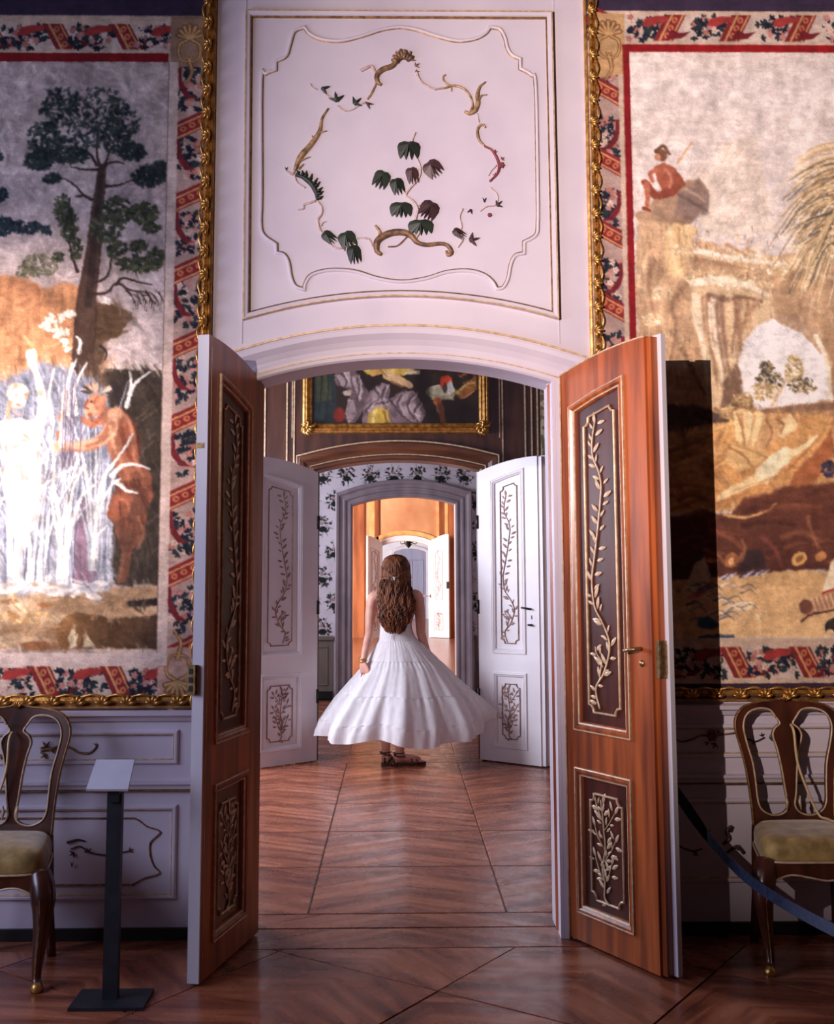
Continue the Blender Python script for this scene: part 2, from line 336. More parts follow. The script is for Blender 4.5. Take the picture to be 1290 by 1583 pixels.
# dado, rails, framed dado panels and skirting on both sides of the doorway
def rect(x0, z0, x1, z1): return [(x0,z0),(x1,z0),(x1,z1),(x0,z1)]
PF = [(-.006,-.002),(-.006,.004),(0,.013),(.008,.014),(.015,.008),(.018,-.002)]
for sg, xa, xb, dz in ((-1, -3.5, -.79, 0.), (1, .86, 3.5, .012)):
    r = MB().sweep([(xa,.915+dz),(xb,.915+dz)], [(-.03,-.002),(-.03,.012),(-.012,.022),(-.004,.042),(.012,.046),(.016,.03),(.018,-.002)], mA).obj('dado_rail', WHITE, wallA)
    r2 = MB().sweep([(xa,.622+dz),(xb,.622+dz)], [(-.02,-.002),(-.016,.014),(-.004,.018),(.006,.026),(.015,.026),(.018,-.002)], mA).obj('dado_rail', WHITE, wallA)
    MB().box(xa, xb, YA-.021, YA, .60+dz, .6035+dz).obj('gilt_line', GILTD, r2)
    MB().box(xa, xb, YA-.018, YA, .0, .048+dz*.3).obj('skirting_board', BLACKB, wallA)
    pn = [(xa+.1, xb-.13 if sg < 0 else xb-.13)] if sg < 0 else [(xb-2.6+.08, xb-.1)]
    for (pa_, pb_) in pn:
        for z0, z1 in ((.712+dz, .843+dz), (.166+dz*4, .536+dz)):
            f = MB().sweep(rect(pa_, z0, pb_, z1), PF, mA, closed=True).obj('dado_panel_frame', WHITE, wallA)
            MB().sweep(rect(pa_-.001, z0-.001, pb_+.001, z1+.001), [(.014,.002),(.0145,.0125),(.019,.007),(.0195,-.001)], mA, closed=True).obj('gilt_line', GILTP, f)
    if sg < 0:   # shaped gilt fillet inside the lower dado panel
        sh = [atY(a,b,YA)[[0,2]] for a,b in ((-40,1368),(180,1368),(205,1367),(222,1358),(247,1350),(238,1338),(232,1320),(233,1302),(248,1286),(228,1278),(210,1266),(180,1265),(-40,1265))]
        MB().sweep([tuple(p) for p in catmull(sh, 4)], [(-.004,-.001),(-.002,.006),(.002,.006),(.004,-.001)], mA).obj('dado_fillet', STEMB, wallA)
    else:
        sh = [(xb+.1,.27),(xb+1.9,.27)]
# room shell round the camera
WALLS = mat('plain_side_wall', rgb(92,76,72), rgb(104,86,80), .7, scale=(2,2,2))
CEIL = mat('dark_timber_ceiling', rgb(70,54,48), rgb(88,68,58), .7, scale=(2,2,2))
slab('wall_left', WALLS, -3.75, -3.6, -3.2, 5.0, 0, 4.7); slab('wall_right', WALLS, 3.6, 3.75, -3.2, 5.0, 0, 4.7)
slab('wall_back', WALLS, -3.75, 3.75, -3.3, -3.2, 0, 4.7); slab('ceiling', CEIL, -3.75, 3.75, -3.3, 5.02, 4.7, 4.8)
# ---------------------------------------------------------------- second room: walnut wall with painting
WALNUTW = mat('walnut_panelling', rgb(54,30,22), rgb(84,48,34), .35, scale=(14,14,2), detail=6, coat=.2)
WALNUTM = mat('walnut_moulding', rgb(74,40,26), rgb(112,66,42), .33, scale=(3,20,20), detail=5, coat=.3)
GREYP = mat('grey_lilac_paint', rgb(146,132,140), rgb(168,154,160), .4, scale=(6,6,3), bump=.05, bscale=40)
PAPER = mat('plain_wallpaper', rgb(210,201,208), rgb(218,209,214), .7, scale=(4,4,4))
DADOC = mat('grey_brown_dado', rgb(112,100,92), rgb(130,116,106), .5, scale=(6,6,2))
ORANGE = mat('orange_marbled_wall', rgb(176,112,76), rgb(218,164,120), .35, scale=(1.6,1.6,1.1), detail=7, contrast=(.3,.7))
ORANGED = mat('dark_orange_pilaster', rgb(128,62,34), rgb(176,104,62), .35, scale=(5,5,.8), detail=6)
OCHRE = mat('ochre_moulding', rgb(206,150,88), rgb(226,180,122), .4, scale=(5,5,5))
ENDW = mat('white_end_wall', rgb(226,222,228), rgb(214,210,220), .5, scale=(3,3,3))
BLUEG = mat('blue_grey_door', rgb(140,142,166), rgb(156,156,178), .5, scale=(8,8,1))
archB = arc3((-.660,2.345), (.02,2.435), (.700,2.350))
wallB = arched_wall('wall_walnut', YB, YB2, -2.9, 2.9, 4.2, archB, WALNUTW)
tag(wallB, 'dark walnut panelled wall with gilt lines above the second doorway', 'wall')
mB = wall_map(YB)
ab = architrave('architrave', archB, mB, [(-.004,-.02),(-.004,.02),(.012,.03),(.03,.03),(.04,.022),(.07,.028),(.10,.045),(.135,.05),(.15,.04),(.155,-.01)], WALNUTM, wallB)
architrave('gilt_line', archB, mB, [(.040,.02),(.041,.031),(.049,.033),(.050,.02)], GILTP, ab)
architrave('gilt_line', archB, mB, [(.148,.03),(.150,.052),(.160,.052),(.162,-.01)], GILTP, ab)
for px in (400, 410, 444, 455, 777, 812, 822, 831):
    x = atY(px, 640, YB)[0]; MB().box(x-.006, x+.006, YB-.008, YB, .02, 4.1).obj('gilt_inlay_line', GILTP, wallB)
xr = atY(836, 640, YB)[0]
DAM = mat('cream_damask', rgb(196,182,150), rgb(120,104,78), .7, scale=(26,26,16), detail=3, contrast=(.46,.54))
MB().box(xr, 2.88, YB-.02, YB, .75, 4.15).obj('damask_hanging', DAM, wallB)
for z in (.30, .52, .74): MB().box(xr, 2.88, YB-.03, YB, z, z+.012).obj('gilt_inlay_line', GILTP, wallB)
# inner frame lines of the overdoor panel behind the painting
for x0, x1 in ((-.86, .87),):
    MB().sweep([(x1,2.62),(x1,3.85),(x0,3.85),(x0,2.62)][::-1], [(-.004,0),(-.004,.008),(.004,.008),(.004,0)], mB).obj('gilt_inlay_line', GILTP, wallB)
SIDEB = mat('brown_side_wall', rgb(86,58,46), rgb(104,70,56), .5, scale=(3,3,1))
slab('wall_left_walnut', SIDEB, -3.0, -2.9, YA2, YB2, 0, 4.2); slab('wall_right_walnut', SIDEB, 2.9, 3.0, YA2, YB2, 0, 4.2)
slab('ceiling_walnut', CEIL, -3.0, 3.0, YA2, YB2, 4.2, 4.3)
# ---------------------------------------------------------------- third room: papered wall
archC = arc3((-.535,2.33), (.10,2.440), (.735,2.345))
wallC = arched_wall('wall_papered', YC, YC2, -2.8, 2.8, 3.9, archC, PAPER)
tag(wallC, 'floral papered wall with grey arched doorway beyond the woman', 'wall')
mC = wall_map(YC)
ac = architrave('architrave', archC, mC, [(-.004,-.25),(-.004,.02),(.014,.034),(.034,.034),(.042,.024),(.060,.026),(.078,.046),(.098,.050),(.110,.040),(.135,.046),(.160,.072),(.185,.078),(.200,.070),(.205,-.01)], GREYP, wallC)
for xa, xb in ((-2.7, -.76), (.96, 2.7)):
    MB().box(xa, xb, YC-.012, YC, .05, .70).obj('dado_board', DADOC, wallC)
    MB().box(xa, xb, YC-.035, YC, .70, .745).obj('dado_rail', DADOC, wallC)
    MB().box(xa, xb, YC-.025, YC, 0, .09).obj('skirting_board', BLACKB, wallC)
    MB().sweep(rect(xa+.08 if xa > 0 else xa+.1, .16, xb-.06, .62), [(-.004,0),(0,.02),(.012,.02),(.018,.010)], mC, closed=True).obj('dado_panel_frame', DADOC, wallC)
slab('wall_left_papered', PAPER, -2.9, -2.8, YB2, YC, 0, 3.9); slab('wall_right_papered', PAPER, 2.8, 2.9, YB2, YC, 0, 3.9)
slab('ceiling_papered', CEIL, -2.9, 2.9, YB2, YC2, 3.9, 4.0)
# ---------------------------------------------------------------- fourth room: orange marbled hall
archD = arc3((-.315,2.15), (.235,2.262), (.785,2.15))
wallD = arched_wall('wall_marbled', YD, YD2, -6, 6, 5.0, archD, ORANGE)
tag(wallD, 'orange marbled wall of the hall with white arched doorway', 'wall')
mD = wall_map(YD)
architrave('architrave', archD, mD, [(-.004,-.3),(-.004,.02),(.02,.035),(.05,.035),(.06,.025),(.10,.04),(.125,.05),(.13,-.01)], WHITE2, wallD)
architrave('ochre_arch_moulding', grow(archD, .14), mD, [(-.01,-.01),(.0,.03),(.04,.05),(.09,.05),(.11,.03),(.115,-.01)], OCHRE, wallD, z0=2.0)
for x0, x1, m_ in ((-.62,-.50,OCHRE), (-.50,-.40,ORANGED), (.965,1.03,OCHRE), (1.03,1.15,ORANGED), (1.16,1.24,OCHRE), (1.25,1.42,ORANGED), (-1.0,-.74,ORANGED)):
    MB().box(x0, x1, YD-.05, YD, 0, 4.9).obj('pilaster', m_, wallD)
for x0, x1 in ((-5.8,-1.05), (1.45,5.8)):
    MB().sweep(rect(x0, 1.0, x1, 4.5), [(-.02,0),(0,.04),(.05,.04),(.07,0)], mD, closed=True).obj('panel_frame', OCHRE, wallD)
    MB().box(x0, x1, YD-.04, YD, 0, .12).obj('skirting_board', BLACKB, wallD)
slab('wall_left_marbled', ORANGE, -6.1, -6, YC2, YD, 0, 5.0); slab('wall_right_marbled', ORANGE, 6, 6.1, YC2, YD, 0, 5.0)
slab('ceiling_marbled', CEIL, -6.1, 6.1, YC2, YD2, 5.0, 5.1)
MB().box(-6, 6, YC2, YC2+.02, 0, 0.001)
# ---------------------------------------------------------------- fifth room: white end wall with blue grey door
wallE = slab('wall_end', ENDW, -4, 4.6, YE, YE+.2, 0, 4.2)
tag(wallE, 'white end wall of the last room', 'wall')
mE = wall_map(YE)
archE = arc3((-.05,2.19), (.48,2.31), (1.01,2.19))
MB().add(*prism([(-.05,0)]+archE+[(1.01,0)], [], YE-.02, YE+.01)).obj('blue_grey_door_leaf', BLUEG, wallE)
for xa in (.06, .52):
    MB().sweep(rect(xa, .35, xa+.40, 1.95), [(-.01,0),(0,.04),(.03,.04),(.04,.02)], mE, closed=True).obj('door_moulding', BLUEG, wallE)
architrave('architrave', archE, mE, [(-.004,0),(0,.05),(.08,.06),(.12,.03),(.125,0)], WHITE2, wallE)
slab('wall_left_end', ENDW, -4.1, -4, YD2, YE, 0, 4.2); slab('wall_right_end', ENDW, 4.6, 4.7, YD2, YE, 0, 4.2)
slab('ceiling_end', CEIL, -4.1, 4.7, YD2, YE, 4.2, 4.3)
# windows in the left-hand walls that let the daylight in
SKYP = mat('window_pane_sky', rgb(200,214,236), rgb(216,224,240), .1)
def window(n, X, y, z0, z1, w):
    mb = MB()
    for yy in (y-w/2, y, y+w/2): mb.box(X, X+.06, yy-.04, yy+.04, z0, z1)
    for i in range(5): zz = z0+(z1-z0)*i/4; mb.box(X, X+.05, y-w/2, y+w/2, zz-.03, zz+.03)
    o = mb.obj('window_%d' % n, WHITE2); tag(o, kind='structure')
    MB().box(X+.005, X+.02, y-w/2, y+w/2, z0, z1).obj('pane', SKYP, o)
window(1, -3.6, 2.6, .7, 3.4, 1.4); window(2, -2.9, 8.15, .8, 3.4, 1.4); window(3, -2.8, 11.6, .9, 3.6, 1.4); window(4, -6, 20.5, .8, 3.9, 3.0); window(5, -4, 31.5, .8, 3.5, 2.4)
# ---------------------------------------------------------------- doors
def leaf_mesh(L=.040, Wd=.017, thick=.004):
    n = 7; V = []; Fc = []
    for i in range(n):
        t = i/(n-1); w = Wd*math.sin(math.pi*min(1, t*.9+.06))**.8*(1-.25*t); z = thick*math.sin(math.pi*t)
        V += [(-w/2, L*t, z*.3), (0, L*t, z+thick*.4), (w/2, L*t, z*.3)]
    for i in range(n-1):
        a = i*3; Fc += [(a,a+1,a+4,a+3), (a+1,a+2,a+5,a+4)]
    return V, Fc
LV, LF = leaf_mesh()
STEM_PX = [(930.5,1095.6),(925,1074),(925,1061),(929.5,1052.6),(936,1042),(942,1022.6),(945.6,1003),(943,984),(933,960),(924,943),(920,926),(918,896),(921,868),(924,844),(928,807),(931,773),(932,750),(928.5,730),(919,705),(918,682),(921.7,654.7)]
BR_PX = [(929.5,1052.6),(932,1033),(933,1022.6),(925,1010),(923,999)]
dU = np.array([.487,-.873,0.]); dN = np.array([-.873,-.487,0.]); dO = np.array([.685,4.86,0.])
def door_uv(px, py):
    d = ray(px, py); s = np.dot(dO-CAM, dN)/np.dot(d, dN); q = CAM+d*s-dO; return (float(q@dU), float(q[2]))
STEM = [tuple(p) for p in catmull([door_uv(*p) for p in STEM_PX], 4)]
BRANCH = [tuple(p) for p in catmull([door_uv(*p) for p in BR_PX], 4)]
_r = random.Random(5)
LOW = [tuple(p) for p in catmull([(.345,.19),(.315,.215),(.318,.27),(.305,.33),(.325,.40),(.318,.47),(.312,.53),(.300,.59)], 4)]
LOWB = [[(.318,.27),(.345,.31),(.36,.35)], [(.318,.27),(.285,.31),(.262,.36)], [(.315,.35),(.36,.40),(.385,.44)], [(.322,.40),(.28,.44),(.262,.48)], [(.318,.47),(.355,.51),(.385,.55)], [(.316,.5),(.29,.54),(.27,.575)]]
def leaf_spots(path, step, rng, size):
    P = np.array(path); seg = np.linalg.norm(np.diff(P, axis=0), axis=1); S = np.concatenate([[0], np.cumsum(seg)]); out = []; s = step*.6; side = 1
    while s < S[-1]:
        p = np.array([np.interp(s, S, P[:,0]), np.interp(s, S, P[:,1])]); q = np.array([np.interp(s+.01, S, P[:,0]), np.interp(s+.01, S, P[:,1])]); d = q-p
        if np.linalg.norm(d) < 1e-6: break
        a = math.atan2(d[1], d[0])+side*rng.uniform(.55, 1.2); off = rng.uniform(.004, .022)
        out.append((p[0]+off*math.cos(a), p[1]+off*math.sin(a), a, size*rng.uniform(.75, 1.3)))
        side = -side if rng.random() < .8 else side; s += step*rng.uniform(.6, 1.3)
    return out
up_leaves = leaf_spots(STEM, .026, _r, 1.)+leaf_spots(BRANCH, .022, _r, .95)+[(STEM[-1][0], STEM[-1][1], math.pi/2+.15, 1.2)]
lo_leaves = leaf_spots(LOW, .024, _r, .95)+[l for b in LOWB for l in leaf_spots(b, .022, _r, .9)]+[(b[-1][0], b[-1][1], math.atan2(b[-1][1]-b[-2][1], b[-1][0]-b[-2][0]), 1.) for b in LOWB]
def notched(u0, v0, u1, v1, n=.03, slope=0.):
    f = lambda u: v1+slope*(u-u0)
    return [(u0+n,v0),(u1-n,v0),(u1-n*.92,v0+n*.45),(u1-n*.5,v0+n*.9),(u1,v0+n),(u1,f(u1)-n),(u1-n*.5,f(u1)-n*.9),(u1-n*.92,f(u1)-n*.45),(u1-n,f(u1-n)),(u0+n,f(u0+n)),(u0+n*.92,f(u0)-n*.45),(u0+n*.5,f(u0)-n*.9),(u0,f(u0)-n),(u0,v0+n),(u0+n*.5,v0+n*.9),(u0+n*.92,v0+n*.45)]
def door_leaf(n, label, hinge, U, s, W, wood, field, gold, line, vinem, leafm, up=(.165,.495,.862,2.195,2.275), lo=(.165,.49,.132,.688), top=(2.325,2.425), leaves=True, t=.045, detail=True, sc=1.):
    U = Vector((U[0], U[1], 0)).normalized(); Yl = Vector((0,0,1)).cross(U)
    M = Matrix(((U.x,Yl.x,0,hinge[0]),(U.y,Yl.y,0,hinge[1]),(0,0,1,0),(0,0,0,1)))
    root = thing('door_%d' % n, label, 'door', M=M, kind='structure')
    mp = lambda u, v, h: (u, s*(t/2-.012+h), v)
    vt = lambda u: top[1]-(top[1]-top[0])*((W-u)/W)**2
    arc = [(W*i/12., vt(W*i/12.)) for i in range(12, -1, -1)]
    outl = [(0,.01),(W,.01)]+arc
    y = sorted((s*(t/2-.012), -s*t/2))
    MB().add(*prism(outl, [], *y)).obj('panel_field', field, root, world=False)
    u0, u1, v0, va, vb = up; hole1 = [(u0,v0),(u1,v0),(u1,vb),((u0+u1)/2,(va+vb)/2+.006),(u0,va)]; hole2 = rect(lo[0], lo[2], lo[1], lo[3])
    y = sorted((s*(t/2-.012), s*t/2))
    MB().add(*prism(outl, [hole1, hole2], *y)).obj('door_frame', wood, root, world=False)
    for hole in (hole1, hole2):
        md = MB().sweep(hole, [(-.010,.010),(-.008,.020),(.004,.021),(.012,.014),(.022,.008),(.026,-.001)], mp, closed=True).obj('panel_moulding', wood, root, world=False)
        MB().sweep(hole, [(-.012,.010),(-.012,.0205),(-.008,.0225),(-.006,.02)], mp, closed=True).obj('gilt_line', line, md, world=False)
        MB().sweep(hole, [(.0155,.006),(.0155,.0155),(.0205,.0130),(.021,.004)], mp, closed=True).obj('gilt_line', line, md, world=False)
    sl = (vb-va)/(u1-u0)
    for pth, P, B, sp in ((notched(u0+.075, v0+.07, u1-.062, va-.055, .03, sl), STEM, [BRANCH], up_leaves), (notched(lo[0]+.07, lo[2]+.06, lo[1]-.06, lo[3]-.08), LOW, LOWB, lo_leaves)):
        MB().sweep(pth, [(-.004,-.001),(-.004,.006),(0,.010),(.004,.006),(.004,-.001)], mp, closed=True).obj('gilt_fillet', gold, root, world=False)
        du = (u0+u1)/2-.33
        mb = MB()
        for k, pp in enumerate([P]+B):
            mb.tube([mp(u+du, v, .004) for u, v in pp], [.0045, .003] if k == 0 else [.003, .002], 5)
        vine = None
        if leaves: vine = mb.obj('vine', vinem, root, True, world=False)
        for (u, v, a, z) in sp:
            if leaves:
                me = LEAFME[s]; o = link('leaf', me, leafm, vine, world=False)
                o.location = mp(u+du, v, .002)
                # local leaf: y along blade, z out of the door
                X = Vector((math.sin(a)*1., 0, -math.cos(a))); Yv = Vector((math.cos(a), 0, math.sin(a))); Z = Vector((0, s, 0)); X = Yv.cross(Z)
                o.matrix_basis = Matrix(((X.x*z,Yv.x*z,Z.x*z,o.location[0]),(X.y*z,Yv.y*z,Z.y*z,o.location[1]),(X.z*z,Yv.z*z,Z.z*z,o.location[2]),(0,0,0,1)))
            else:
                ca, sa = math.cos(a), math.sin(a)
                V = [mp(u+du+z*(q[1]*ca+q[0]*sa), v+z*(q[1]*sa-q[0]*ca), .002+q[2]*z) for q in LV]; mb.add(V, LF)
        if not leaves: mb.obj('vine', vinem, root, True, world=False)
    return root, mp, vt
LEAFME = {1: mesh('leaf', LV, LF, True)}; LEAFME[-1] = LEAFME[1].copy()
Wd = .64
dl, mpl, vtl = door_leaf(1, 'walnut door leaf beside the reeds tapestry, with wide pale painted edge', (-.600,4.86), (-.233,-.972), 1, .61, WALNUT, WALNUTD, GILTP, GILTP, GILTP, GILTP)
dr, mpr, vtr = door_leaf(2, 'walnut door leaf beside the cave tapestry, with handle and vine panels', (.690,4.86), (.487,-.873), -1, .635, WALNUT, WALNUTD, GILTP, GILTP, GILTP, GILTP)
# edges, locks and handles of the two dark leaves
t = .045
MB().box(.610, .618, -t/2, t/2, .012, vtl(.61)-.002).obj('door_edge', EDGEW, dl, world=False)
MB().box(.618, .640, -.035, -.002, 1.05, 1.16).obj('lock_case', BRASS, dl, world=False)
for i in range(3): MB().box(.640, .6425, -.026, -.012, 1.063+.032*i, 1.083+.032*i).obj('bolt_hole', IRON, dl, world=False)
MB().box(.618, .621, -t/2+.002, t/2-.014, 1.98, 2.0).obj('screw_plate', BRASS, dl, world=False)
mbx = MB()
MB().box(.585, .588, .022, .0235, .02, 2.38).obj('gilt_line', GILTP, dl, world=False)
MB().box(.635, .660, -t/2+.012, t/2, .012, vtr(.635)-.004).obj('door_rebate', WALNUT, dr, world=False)
MB().box(.635, .682, t/2, t/2+.022, .012, vtr(.635)+.006).obj('door_edge', EDGEW, dr, world=False)
tb = MB(); tb.tube([(W_, -t/2+.002, vtr(W_)) for W_ in (0,.1,.2,.3,.4,.5,.6,.635)], .005, 6); tb.obj('top_bead', GILTP, dr, world=False)
MB().box(.650, .668, -.016, .040, 1.10, 1.24).obj('lock_case', BRASS, dr, world=False)
MB().box(.668, .671, -.012, .036, 1.115, 1.225).obj('lock_plate', BRASS, dr, world=False)
h = MB(); h.tube([(.575,-t/2,1.205),(.575,-t/2-.03,1.205),(.555,-t/2-.04,1.203),(.52,-t/2-.042,1.196)], [.008,.008,.007,.006], 8); h.obj('door_handle', BRASS, dr, True, world=False)
e = MB(); e.tube([(.578,-t/2-.001,1.15),(.578,-t/2-.005,1.15)], .013, 12); e.obj('keyhole_plate', BRASS, dr, True, world=False)
# pale jamb edge between the walnut leaf and the doorway
MB().box(.680, .694, YA-.036, YA2, 0, 2.33).obj('door_jamb', WHITE, wallA); MB().box(-.630, -.612, YA-.036, YA2, 0, 2.33).obj('door_jamb', WHITE, wallA)
# white leaves of the second doorway
BRL = mat('brown_gilt_fillet', rgb(128,98,88), rgb(160,128,116), .5, scale=(30,30,30))
BRVINE = mat('brown_vine', rgb(126,92,84), rgb(162,126,114), .5)
wl, mpw, vtw = door_leaf(3, 'white door leaf with carved vine panels and no handle, against the walnut wall', (-.650,9.17), (-.772,-.636), 1, .575, WHITE2, WHITE2, BRL, WHITE2, BRVINE, None, up=(.17,.535,.862,2.205,2.28), lo=(.165,.53,.132,.70), leaves=False)
wr, mpw2, vtw2 = door_leaf(4, 'white door leaf with dark handle and carved vine panels', (.690,9.17), (.782,-.623), -1, .575, WHITE2, WHITE2, BRL, WHITE2, BRVINE, None, up=(.142,.438,.87,2.24,2.32), lo=(.145,.44,.132,.70), leaves=False)
MB().box(.575, .61, -.012, .0225, .012, 2.42).obj('door_rebate', WHITE2, wr, world=False)
MB().box(.575, .625, .0225, .035, .012, 2.43).obj('door_edge', WHITE2, wr, world=False)
h = MB(); h.tube([(.50,-.022,1.215),(.50,-.05,1.215),(.46,-.055,1.222),(.43,-.055,1.226)], .008, 6); h.obj('door_handle', IRON, wr, True, world=False)
h = MB(); h.tube([(.51,-.022,1.09),(.51,-.045,1.09),(.485,-.05,1.09)], .008, 6); h.obj('door_latch', IRON, wr, True, world=False)
MB().box(.502, .51, -.025, -.022, 1.135, 1.165).obj('keyhole', IRON, wr, world=False)
for z in (1.86, 1.17, .46):
    MB().tube([(-.002,.024,z),(-.002,.024,z+.11)], .012, 8).obj('hinge', IRON, wl, True, world=False)
    MB().tube([(-.002,-.024,z),(-.002,-.024,z+.11)], .012, 8).obj('hinge', IRON, wr, True, world=False)
MB().box(-.012, .002, -.03, .022, .01, 2.33).obj('door_edge', WALNUTW, wl, world=False); MB().box(-.012, .002, -.022, .03, .01, 2.33).obj('door_edge', WALNUTW, wr, world=False)  # walnut-coloured hinge strips that paint in the dark gap beside the jamb
# far white leaves of the marbled hall
vinr = mat('red_vine', rgb(170,110,110), rgb(196,150,146), .5)
f1, _, _ = door_leaf(5, 'small far white door leaf with reddish vine, beside orange marbling', (-.33,26.37), (-.55,-.835), 1, .60, WHITE2, WHITE2, BRL, WHITE2, vinr, None, up=(.13,.48,.80,2.02,2.10), lo=(.13,.48,.12,.64), top=(2.20,2.36), leaves=False)
f2, _, _ = door_leaf(6, 'far white door leaf with black lock, open towards the hall', (.80,26.37), (.72,-.694), -1, .62, WHITE2, WHITE2, BRL, WHITE2, vinr, None, up=(.13,.48,.80,2.04,2.12), lo=(.13,.48,.12,.64), top=(2.20,2.40), leaves=False)
MB().box(.56, .64, -.04, -.02, 1.14, 1.30).obj('lock_case', IRON, f2, world=False)
# rail across the far doorway and small ornament above it
rl = thing('barrier_rail', 'thin white rail across the far arched doorway', 'rail', (.235,26.3,.97))
MB().tube([(-.32,26.3,.965),(.79,26.3,.965)], .022, 8).obj('rail_bar', WHITE2, rl, True)
for x in (-.31, .78): MB().box(x-.02, x+.02, 26.28, 26.34, .93, 1.0).obj('rail_bracket', WHITE2, rl)
ch = thing('pendant_lamp', 'small dark pendant lamp hanging in the last white room', 'lamp', (.36,31,2.35))
c0 = Vector((.36,31,2.35)); MB().tube([c0+Vector((0,0,.0)), c0+Vector((0,0,1.85))], .008, 6).obj('cord', IRON, ch)
mb = MB(); mb.loft([[(c0.x+r*math.cos(a), c0.y+r*math.sin(a), c0.z+z) for a in np.linspace(0,2*math.pi,12,endpoint=False)] for r, z in ((.01,-.16),(.05,-.12),(.09,-.06),(.12,0),(.05,.03),(.03,.08))]); mb.obj('lamp_body', IRON, ch, True)
for k in range(6):
    a = k*math.pi/3; mb = MB(); mb.tube([(c0.x+.08*math.cos(a), c0.y+.08*math.sin(a), c0.z-.02), (c0.x+.2*math.cos(a), c0.y+.2*math.sin(a), c0.z-.05), (c0.x+.26*math.cos(a), c0.y+.26*math.sin(a), c0.z+.04)], .012, 6); mb.obj('lamp_arm', BRASS, ch, True)
# ---------------------------------------------------------------- a small painter for woven and painted pictures (vertex colours)
class Canvas:
    """Flat picture on a frontal plane Y. Units: k per metre; traced photo pixels are projected on to the plane."""
    def __init__(s, Y, x0, y0, x1, y1, step, k=352., seed=1):
        s.Y, s.k, s.step = Y, k, step; s.x0, s.y0 = x0, y0
        s.w = int((x1-x0)/step)+1; s.h = int((y1-y0)/step)+1
        s.gx, s.gy = np.meshgrid(x0+step*np.arange(s.w), y0+step*np.arange(s.h))
        s.im = np.zeros((s.h, s.w, 3)); s.rng = np.random.default_rng(seed); s.raw = False
    def T(s, p):
        if s.raw: return p
        q = atY(p[0], p[1], s.Y); return (612+s.k*q[0], 886-s.k*(q[2]-1.5))
    def noise(s, sc, seed=0, oct=3, ax=1., ay=1.):
        r = np.random.default_rng(seed); tot = 0; amp = 1; out = np.zeros((s.h, s.w))
        for o in range(oct):
            cx, cy = sc*ax/2**o, sc*ay/2**o
            nx, ny = int(s.w*s.step/cx)+3, int(s.h*s.step/cy)+3; g = r.random((ny, nx))
            fx = (s.gx-s.x0)/cx; fy = (s.gy-s.y0)/cy; ix = fx.astype(int); iy = fy.astype(int); tx = fx-ix; ty = fy-iy
            tx = tx*tx*(3-2*tx); ty = ty*ty*(3-2*ty)
            out += amp*((g[iy,ix]*(1-tx)+g[iy,ix+1]*tx)*(1-ty)+(g[iy+1,ix]*(1-tx)+g[iy+1,ix+1]*tx)*ty); tot += amp; amp *= .5
        return out/tot
    def box(s, x0, y0, x1, y1):
        a = max(0, int((x0-s.x0)/s.step)); b = min(s.w, int((x1-s.x0)/s.step)+2); c = max(0, int((y0-s.y0)/s.step)); d = min(s.h, int((y1-s.y0)/s.step)+2)
        return (slice(c, d), slice(a, b)) if b > a and d > c else None
    def put(s, sl, A, col):
        A = np.clip(A, 0, 1)[..., None]; c = np.asarray(col, float)
        if c.max() > 1.5: c = c/255.
        s.im[sl] = s.im[sl]*(1-A)+c*A
    def poly(s, pts, col, soft=1.5, alpha=1., warp=0., ws=14., seed=3, col2=None, axis=(0,1)):
        P = np.array([s.T(p) for p in pts]); m = soft+warp+2
        sl = s.box(P[:,0].min()-m, P[:,1].min()-m, P[:,0].max()+m, P[:,1].max()+m)
        if sl is None: return
        X, Y = s.gx[sl], s.gy[sl]
        if warp:
            n1, n2 = s.wn(ws, seed); X = X+(n1[sl]-.5)*2*warp; Y = Y+(n2[sl]-.5)*2*warp
        ins = np.zeros(X.shape, bool); D = np.full(X.shape, 1e9)
        for (ax, ay), (bx, by) in zip(P, np.roll(P, -1, 0)):
            c = ((ay > Y) != (by > Y)) & (X < (bx-ax)*(Y-ay)/(by-ay+1e-12)+ax); ins ^= c
            dx, dy = bx-ax, by-ay; t = np.clip(((X-ax)*dx+(Y-ay)*dy)/(dx*dx+dy*dy+1e-9), 0, 1); D = np.minimum(D, np.hypot(X-ax-t*dx, Y-ay-t*dy))
        A = np.clip(.5+np.where(ins, D, -D)/soft, 0, 1)*alpha
        if col2 is not None:
            u = (X*axis[0]+Y*axis[1]); u = (u-u.min())/(np.ptp(u)+1e-9); c = np.asarray(col)/255.*(1-u[...,None])+np.asarray(col2)/255.*u[...,None]; s.put(sl, A, c)
        else: s.put(sl, A, col)
    def wn(s, ws, seed):
        c = s.__dict__.setdefault('_wn', {})
        if (ws, seed) not in c: c[(ws, seed)] = (s.noise(ws, seed*7+1), s.noise(ws, seed*7+2))
        return c[(ws, seed)]
    def stroke(s, pts, w0, w1, col, soft=1.2, alpha=1., smooth=True):
        P = [s.T(p) for p in pts]; P = np.array(catmull(P, 4) if smooth and len(P) > 2 else P); m = max(w0, w1)+soft+1
        sl = s.box(P[:,0].min()-m, P[:,1].min()-m, P[:,0].max()+m, P[:,1].max()+m)
        if sl is None: return
        X, Y = s.gx[sl], s.gy[sl]; A = np.zeros(X.shape); n = len(P)-1
        for i in range(n):
            (ax, ay), (bx, by) = P[i], P[i+1]; dx, dy = bx-ax, by-ay; t = np.clip(((X-ax)*dx+(Y-ay)*dy)/(dx*dx+dy*dy+1e-9), 0, 1)
            w = (w0+(w1-w0)*(i+t)/n)/2; A = np.maximum(A, .5+(w-np.hypot(X-ax-t*dx, Y-ay-t*dy))/soft)
        s.put(sl, np.clip(A, 0, 1)*alpha, col)
